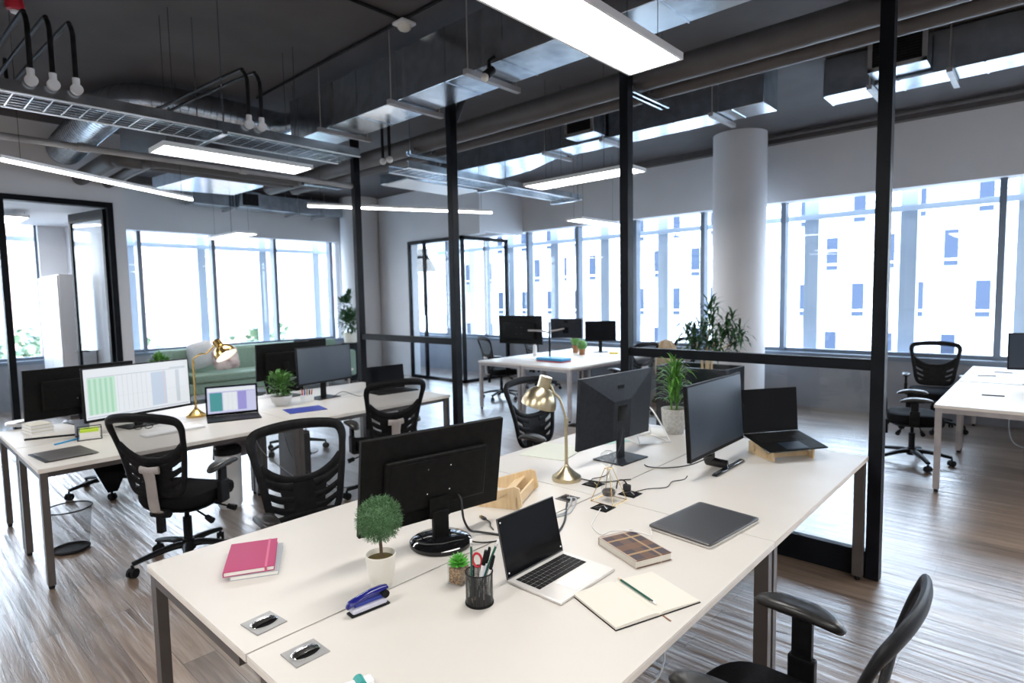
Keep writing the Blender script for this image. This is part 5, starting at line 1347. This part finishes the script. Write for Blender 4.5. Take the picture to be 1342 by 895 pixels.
pen('blue pen lying beside the wire organizer', (-5.02, .82, DZ + .006), (-5.12, .99, DZ + .006), 'bright_blue', 'bright_blue', .006)
t = thing('letter_stack', 'stack of white envelopes on the left bench corner', 'letters', (-5.66, .83, DZ), radians(8))
for k in range(6): G().box(-.11 + .004 * k, .11 - .003 * k, -.07, .07 - .003 * (k % 3), .012 * k, .012 * k + .010, .002).build('envelope', 'paper_cream' if k % 2 else 'white_plastic', t)
t = thing('paper_plate', 'white plates stacked at the left picture edge', 'plates', (-6.05, .80, DZ))
for k in range(3): G().lathe([(.05, .008 * k), (.09, .010 + .008 * k), (.115, .020 + .008 * k), (.112, .022 + .008 * k), (.05, .012 + .008 * k)], n=30, cap=False).build('plate', 'white_plastic', t)
tag(G().box(-.012, .012, -.16, .16, 0, .012, .003).build('ruler', 'key_black', loc=(-5.33, .86, DZ), rz=radians(-20)), 'black bar lying before the black monitor on the left bench', 'bar')
def keyboard(label, xy, deg, mat='cushion_grey'):
    t = thing('keyboard', label, 'keyboard', (xy[0], xy[1], DZ), radians(deg))
    G().box(-.21, .21, -.06, .06, 0, .012, .003).build('case', mat, t)
    g = G()
    for j in range(5):
        for i in range(15): g.box(-.203 + i * .027, -.203 + i * .027 + .024, -.055 + j * .022, -.055 + j * .022 + .019, .012, .016)
    g.build('keys', 'white_plastic', t, smooth=0)
keyboard('white keyboard on the left bench in front of the spreadsheet monitor', (-4.82, 1.5), 96)
t = thing('eyeglasses', 'dark eyeglasses lying under the spreadsheet monitor', 'eyeglasses', (-5.1, 1.38, DZ), radians(70))
g = G()
for s_ in (-1, 1):
    g.tube([V(s_ * .035 + .026 * cos(2 * PI * k / 16), 0, .022 + .018 * sin(2 * PI * k / 16)) for k in range(16)], .0025, 6, closed=True); g.tube([V(s_ * .062, 0, .024), V(s_ * .065, .12, .010)], .0025, 6)
g.tube([V(-.01, 0, .026), V(.01, 0, .026)], .0025, 6); g.build('frame', 'key_black', t)
t = thing('pencil_box', 'clear box of red and blue pens beside the navy monitor', 'pen box', (-5.23, 2.8, DZ))
G().box(-.04, .04, -.05, .05, 0, .06, .003).build('box_body', 'white_plastic', t)
for k, m_ in enumerate(('red_plastic', 'royal_blue', 'terracotta', 'key_black', 'red_plastic')): G().cyl((-.02 + .01 * k, -.035 + .017 * k, .05), (-.02 + .012 * k, -.038 + .019 * k, .11), .006, n=8).build('marker', m_, t)
tag(G().box(-.12, .12, -.16, .16, 0, .006, .002).build('folder', 'royal_blue', loc=(-4.83, 2.56, DZ), rz=radians(-12)), 'royal blue folder on the left bench beside the green plant', 'folder')
tag(G().box(-.10, .10, -.12, .12, 0, .005, .002).build('folder', 'bright_blue', loc=(-5.0, 3.74 - .02, DZ), rz=radians(-10)), 'blue sheet at the far end of the left bench', 'folder')
tag(G().box(-.105, .105, -.148, .148, 0, .003).build('paper_sheet', 'paper', loc=(-5.35, 2.2, DZ), rz=radians(15)), 'white paper lying between the laptop and the plant', 'paper')
cable('black cable looping on the left bench behind the small laptop', [(-5.2, 3.05, zz), (-5.12, 3.12, .80), (-5.05, 3.25, zz), (-5.1, 3.4, zz), (-5.2, 3.45, zz)], .003, 'cable_black')
cable('black cable hanging under the left bench by the chair', [(-4.75, 2.3, .70), (-4.7, 2.35, .4), (-4.65, 2.5, .2), (-4.6, 2.7, .05), (-4.6, 2.95, .02)], .004, 'cable_black')
cable('grey cable hanging under the left bench, inner one', [(-5.0, 2.15, .70), (-4.95, 2.2, .45), (-4.85, 2.35, .25), (-4.9, 2.6, .03)], .004, 'cable_grey')
t = thing('waste_bin', 'black wire waste bin beside the left bench leg', 'waste bin', (-4.98, .86, 0))
G().lathe([(.105, .01), (.135, .30)], n=36).build('mesh_wall', 'bin_mesh', t)
g = G()
g.tube([V(.136 * cos(2 * PI * k / 36), .136 * sin(2 * PI * k / 36), .30) for k in range(36)], .005, 6, closed=True); g.build('rim', 'conduit_black', t)
g = G(); g.lathe([(0, .004), (.108, .004), (.112, .018), (.106, .022), (.100, .010), (0, .010)], n=36); g.build('base', 'conduit_black', t)
t = thing('waste_bin', 'white pedestal bin with a black lid under the left bench', 'waste bin', (-5.0, 1.95, 0))
G().lathe([(.08, 0), (.095, .03), (.10, .46)], n=36, cap=False).build('body', 'white_plastic', t)
G().lathe([(.104, .45), (.106, .49), (.09, .51), (0, .515)], n=36).build('lid', 'conduit_black', t)
t = thing('draped_jacket', 'grey jacket hanging below the left bench near the laptop', 'jacket', (-5.08, 2.05, .40))
g = G(); rr = []
for z_, sx_ in ((.0, 1.1), (.1, 1.05), (.2, .95), (.28, .85)):
    rr.append([V((.05 + .012 * sin(7 * 2 * PI * i / 42)) * cos(2 * PI * i / 42), (.17 * sx_ + .012 * cos(9 * 2 * PI * i / 42)) * sin(2 * PI * i / 42), z_) for i in range(42)])
g.rings(rr); g.build('cloth', 'jacket', t)
g = G(); g.tube([V(0, 0, .28), V(0, 0, .31)], .01, 6); g.build('hook', 'chrome', t)
t = thing('shoulder_bag', 'dark bag hanging below the left bench corner', 'bag', (-4.80, 1.08, .40))
g = G(); g.rings([[V(-.03, -.03, 0), V(.03, -.03, 0), V(.03, .03, 0), V(-.03, .03, 0)], [V(-.05, -.11, .2), V(.05, -.11, .2), V(.05, .11, .2), V(-.05, .11, .2)], [V(-.045, -.13, .29), V(.045, -.13, .29), V(.045, .13, .29), V(-.045, .13, .29)]]); g.build('bag_body', 'screen_off', t)
g = G(); g.box(-.03, .03, -.02, .02, .29, .31); g.build('strap', 'key_black', t)
t = thing('computer_case', 'grey computer tower hanging under the left bench', 'computer', (-4.98, 2.52, .06))
G().box(-.2, .2, -.05, .05, 0, .5, .01).build('case_body', 'leg_metal', t); G().box(.2, .205, -.045, .045, .02, .48).build('front_panel', 'conduit_black', t); G().box(-.03, .03, -.03, .03, .5, .62).build('hanger', 'conduit_black', t)

# ================================================================== BACK BENCH AND RIGHT DESK THINGS
t = thing('ring_binder', 'bright blue binder lying on the back bench corner', 'binder', (-5.40, 6.80, DZ), radians(0))
G().box(-.24, .24, -.12, .12, .0, .012, .002).build('lower_cover', 'red_plastic', t); G().box(-.24, .24, -.12, .12, .014, .055, .012).build('cover', 'bright_blue', t)
t = thing('water_bottle', 'clear water bottle on the back bench left of the black pole', 'bottle', (-6.18, 7.3, DZ))
G().lathe([(0, 0), (.033, .002), (.034, .12), (.028, .16), (.012, .19), (.012, .205)], n=24).build('bottle_body', 'white_plastic', t); G().cyl((0, 0, .205), (0, 0, .225), .014, n=14).build('cap', 'white_plastic', t)
for (x, y, h_, lb) in ((-5.88, 8.0, .27, 'small round cactus in a terracotta pot, left one on the back bench'), (-5.60, 7.80, .22, 'small round cactus in a terracotta pot, right one on the back bench')):
    t = thing('cactus_plant', lb, 'potted plant', (x, y, DZ))
    G().lathe([(.045, 0), (.06, .13), (.055, .13), (.05, .1)], n=24, cap=False).build('pot', 'terracotta', t); G().lathe([(.052, .11), (0, .115)], n=20).build('soil', 'soil', t)
    g = G(); g.ball((0, 0, h_ - .06), .085, 24, 12); g.cyl((0, 0, .11), (0, 0, h_ - .06), .02, n=10); g.build('cactus_ball', 'leaf_mid', t)
tag(G().box(-.07, .07, -.05, .05, 0, .03, .003).build('note_pad', 'yellow_note', loc=(-5.25, 8.2, DZ), rz=.3), 'yellow note pad on the back bench near the partition post', 'note pad')
for k, (x, y, r__, lb) in enumerate(((-5.9, 7.0, .2, 'white paper on the back bench beside the binder'), (-5.0, 7.6, -.4, 'white paper on the back bench, right part'), (-6.0, 8.6, .5, 'white paper on the back bench near the windows'))):
    tag(G().box(-.105, .105, -.148, .148, 0, .004).build('paper_sheet', 'paper', loc=(x, y, DZ), rz=r__), lb, 'paper')
for (x, y, r__, lb) in ((-.50, 8.2, .3, 'dark pen on the white desk by the right windows'), (-.38, 8.62, -.2, 'black pens near the far end of the right desk'), (-.36, 6.72, .1, 'slim dark pen on the near part of the right desk')):
    tag(G().tube([V(-.08, 0, .005), V(.08, 0, .005)], .006, 8).build('pen', 'key_black', loc=(x, y, DZ), rz=r__), lb, 'pen')
cable('grey cable lying on the floor below the right desk', [(-.35, 9.0, .72), (-.32, 8.9, .4), (-.3, 8.5, .1), (-.2, 8.2, .01), (.1, 8.2, .01), (.5, 8.3, .01)], .005, 'cable_grey')
t = thing('draped_coat', 'tan coat hanging over a chair beside the planter', 'coat', (-4.02, 7.62, .45), radians(30))
g = G(); rr = []
for z_, sx_, oy in ((.0, .8, .0), (.15, 1.0, .0), (.35, .95, .0), (.5, .8, .02), (.58, .45, .03), (.60, .1, .03)):
    rr.append([V((.16 * sx_ + .015 * cos(5 * 2 * PI * i / 40)) * cos(2 * PI * i / 40), oy + (.08 * sx_ + .015 * sin(7 * 2 * PI * i / 40)) * sin(2 * PI * i / 40), z_) for i in range(40)])
g.rings(rr); g.build('cloth', 'coat_tan', t); G().box(-.02, .02, -.02, .02, -.45, .02).build('stand_post', 'chair_black', t); G().cyl((0, 0, -.45), (0, 0, -.43), .15, n=24).build('stand_foot', 'chair_black', t)
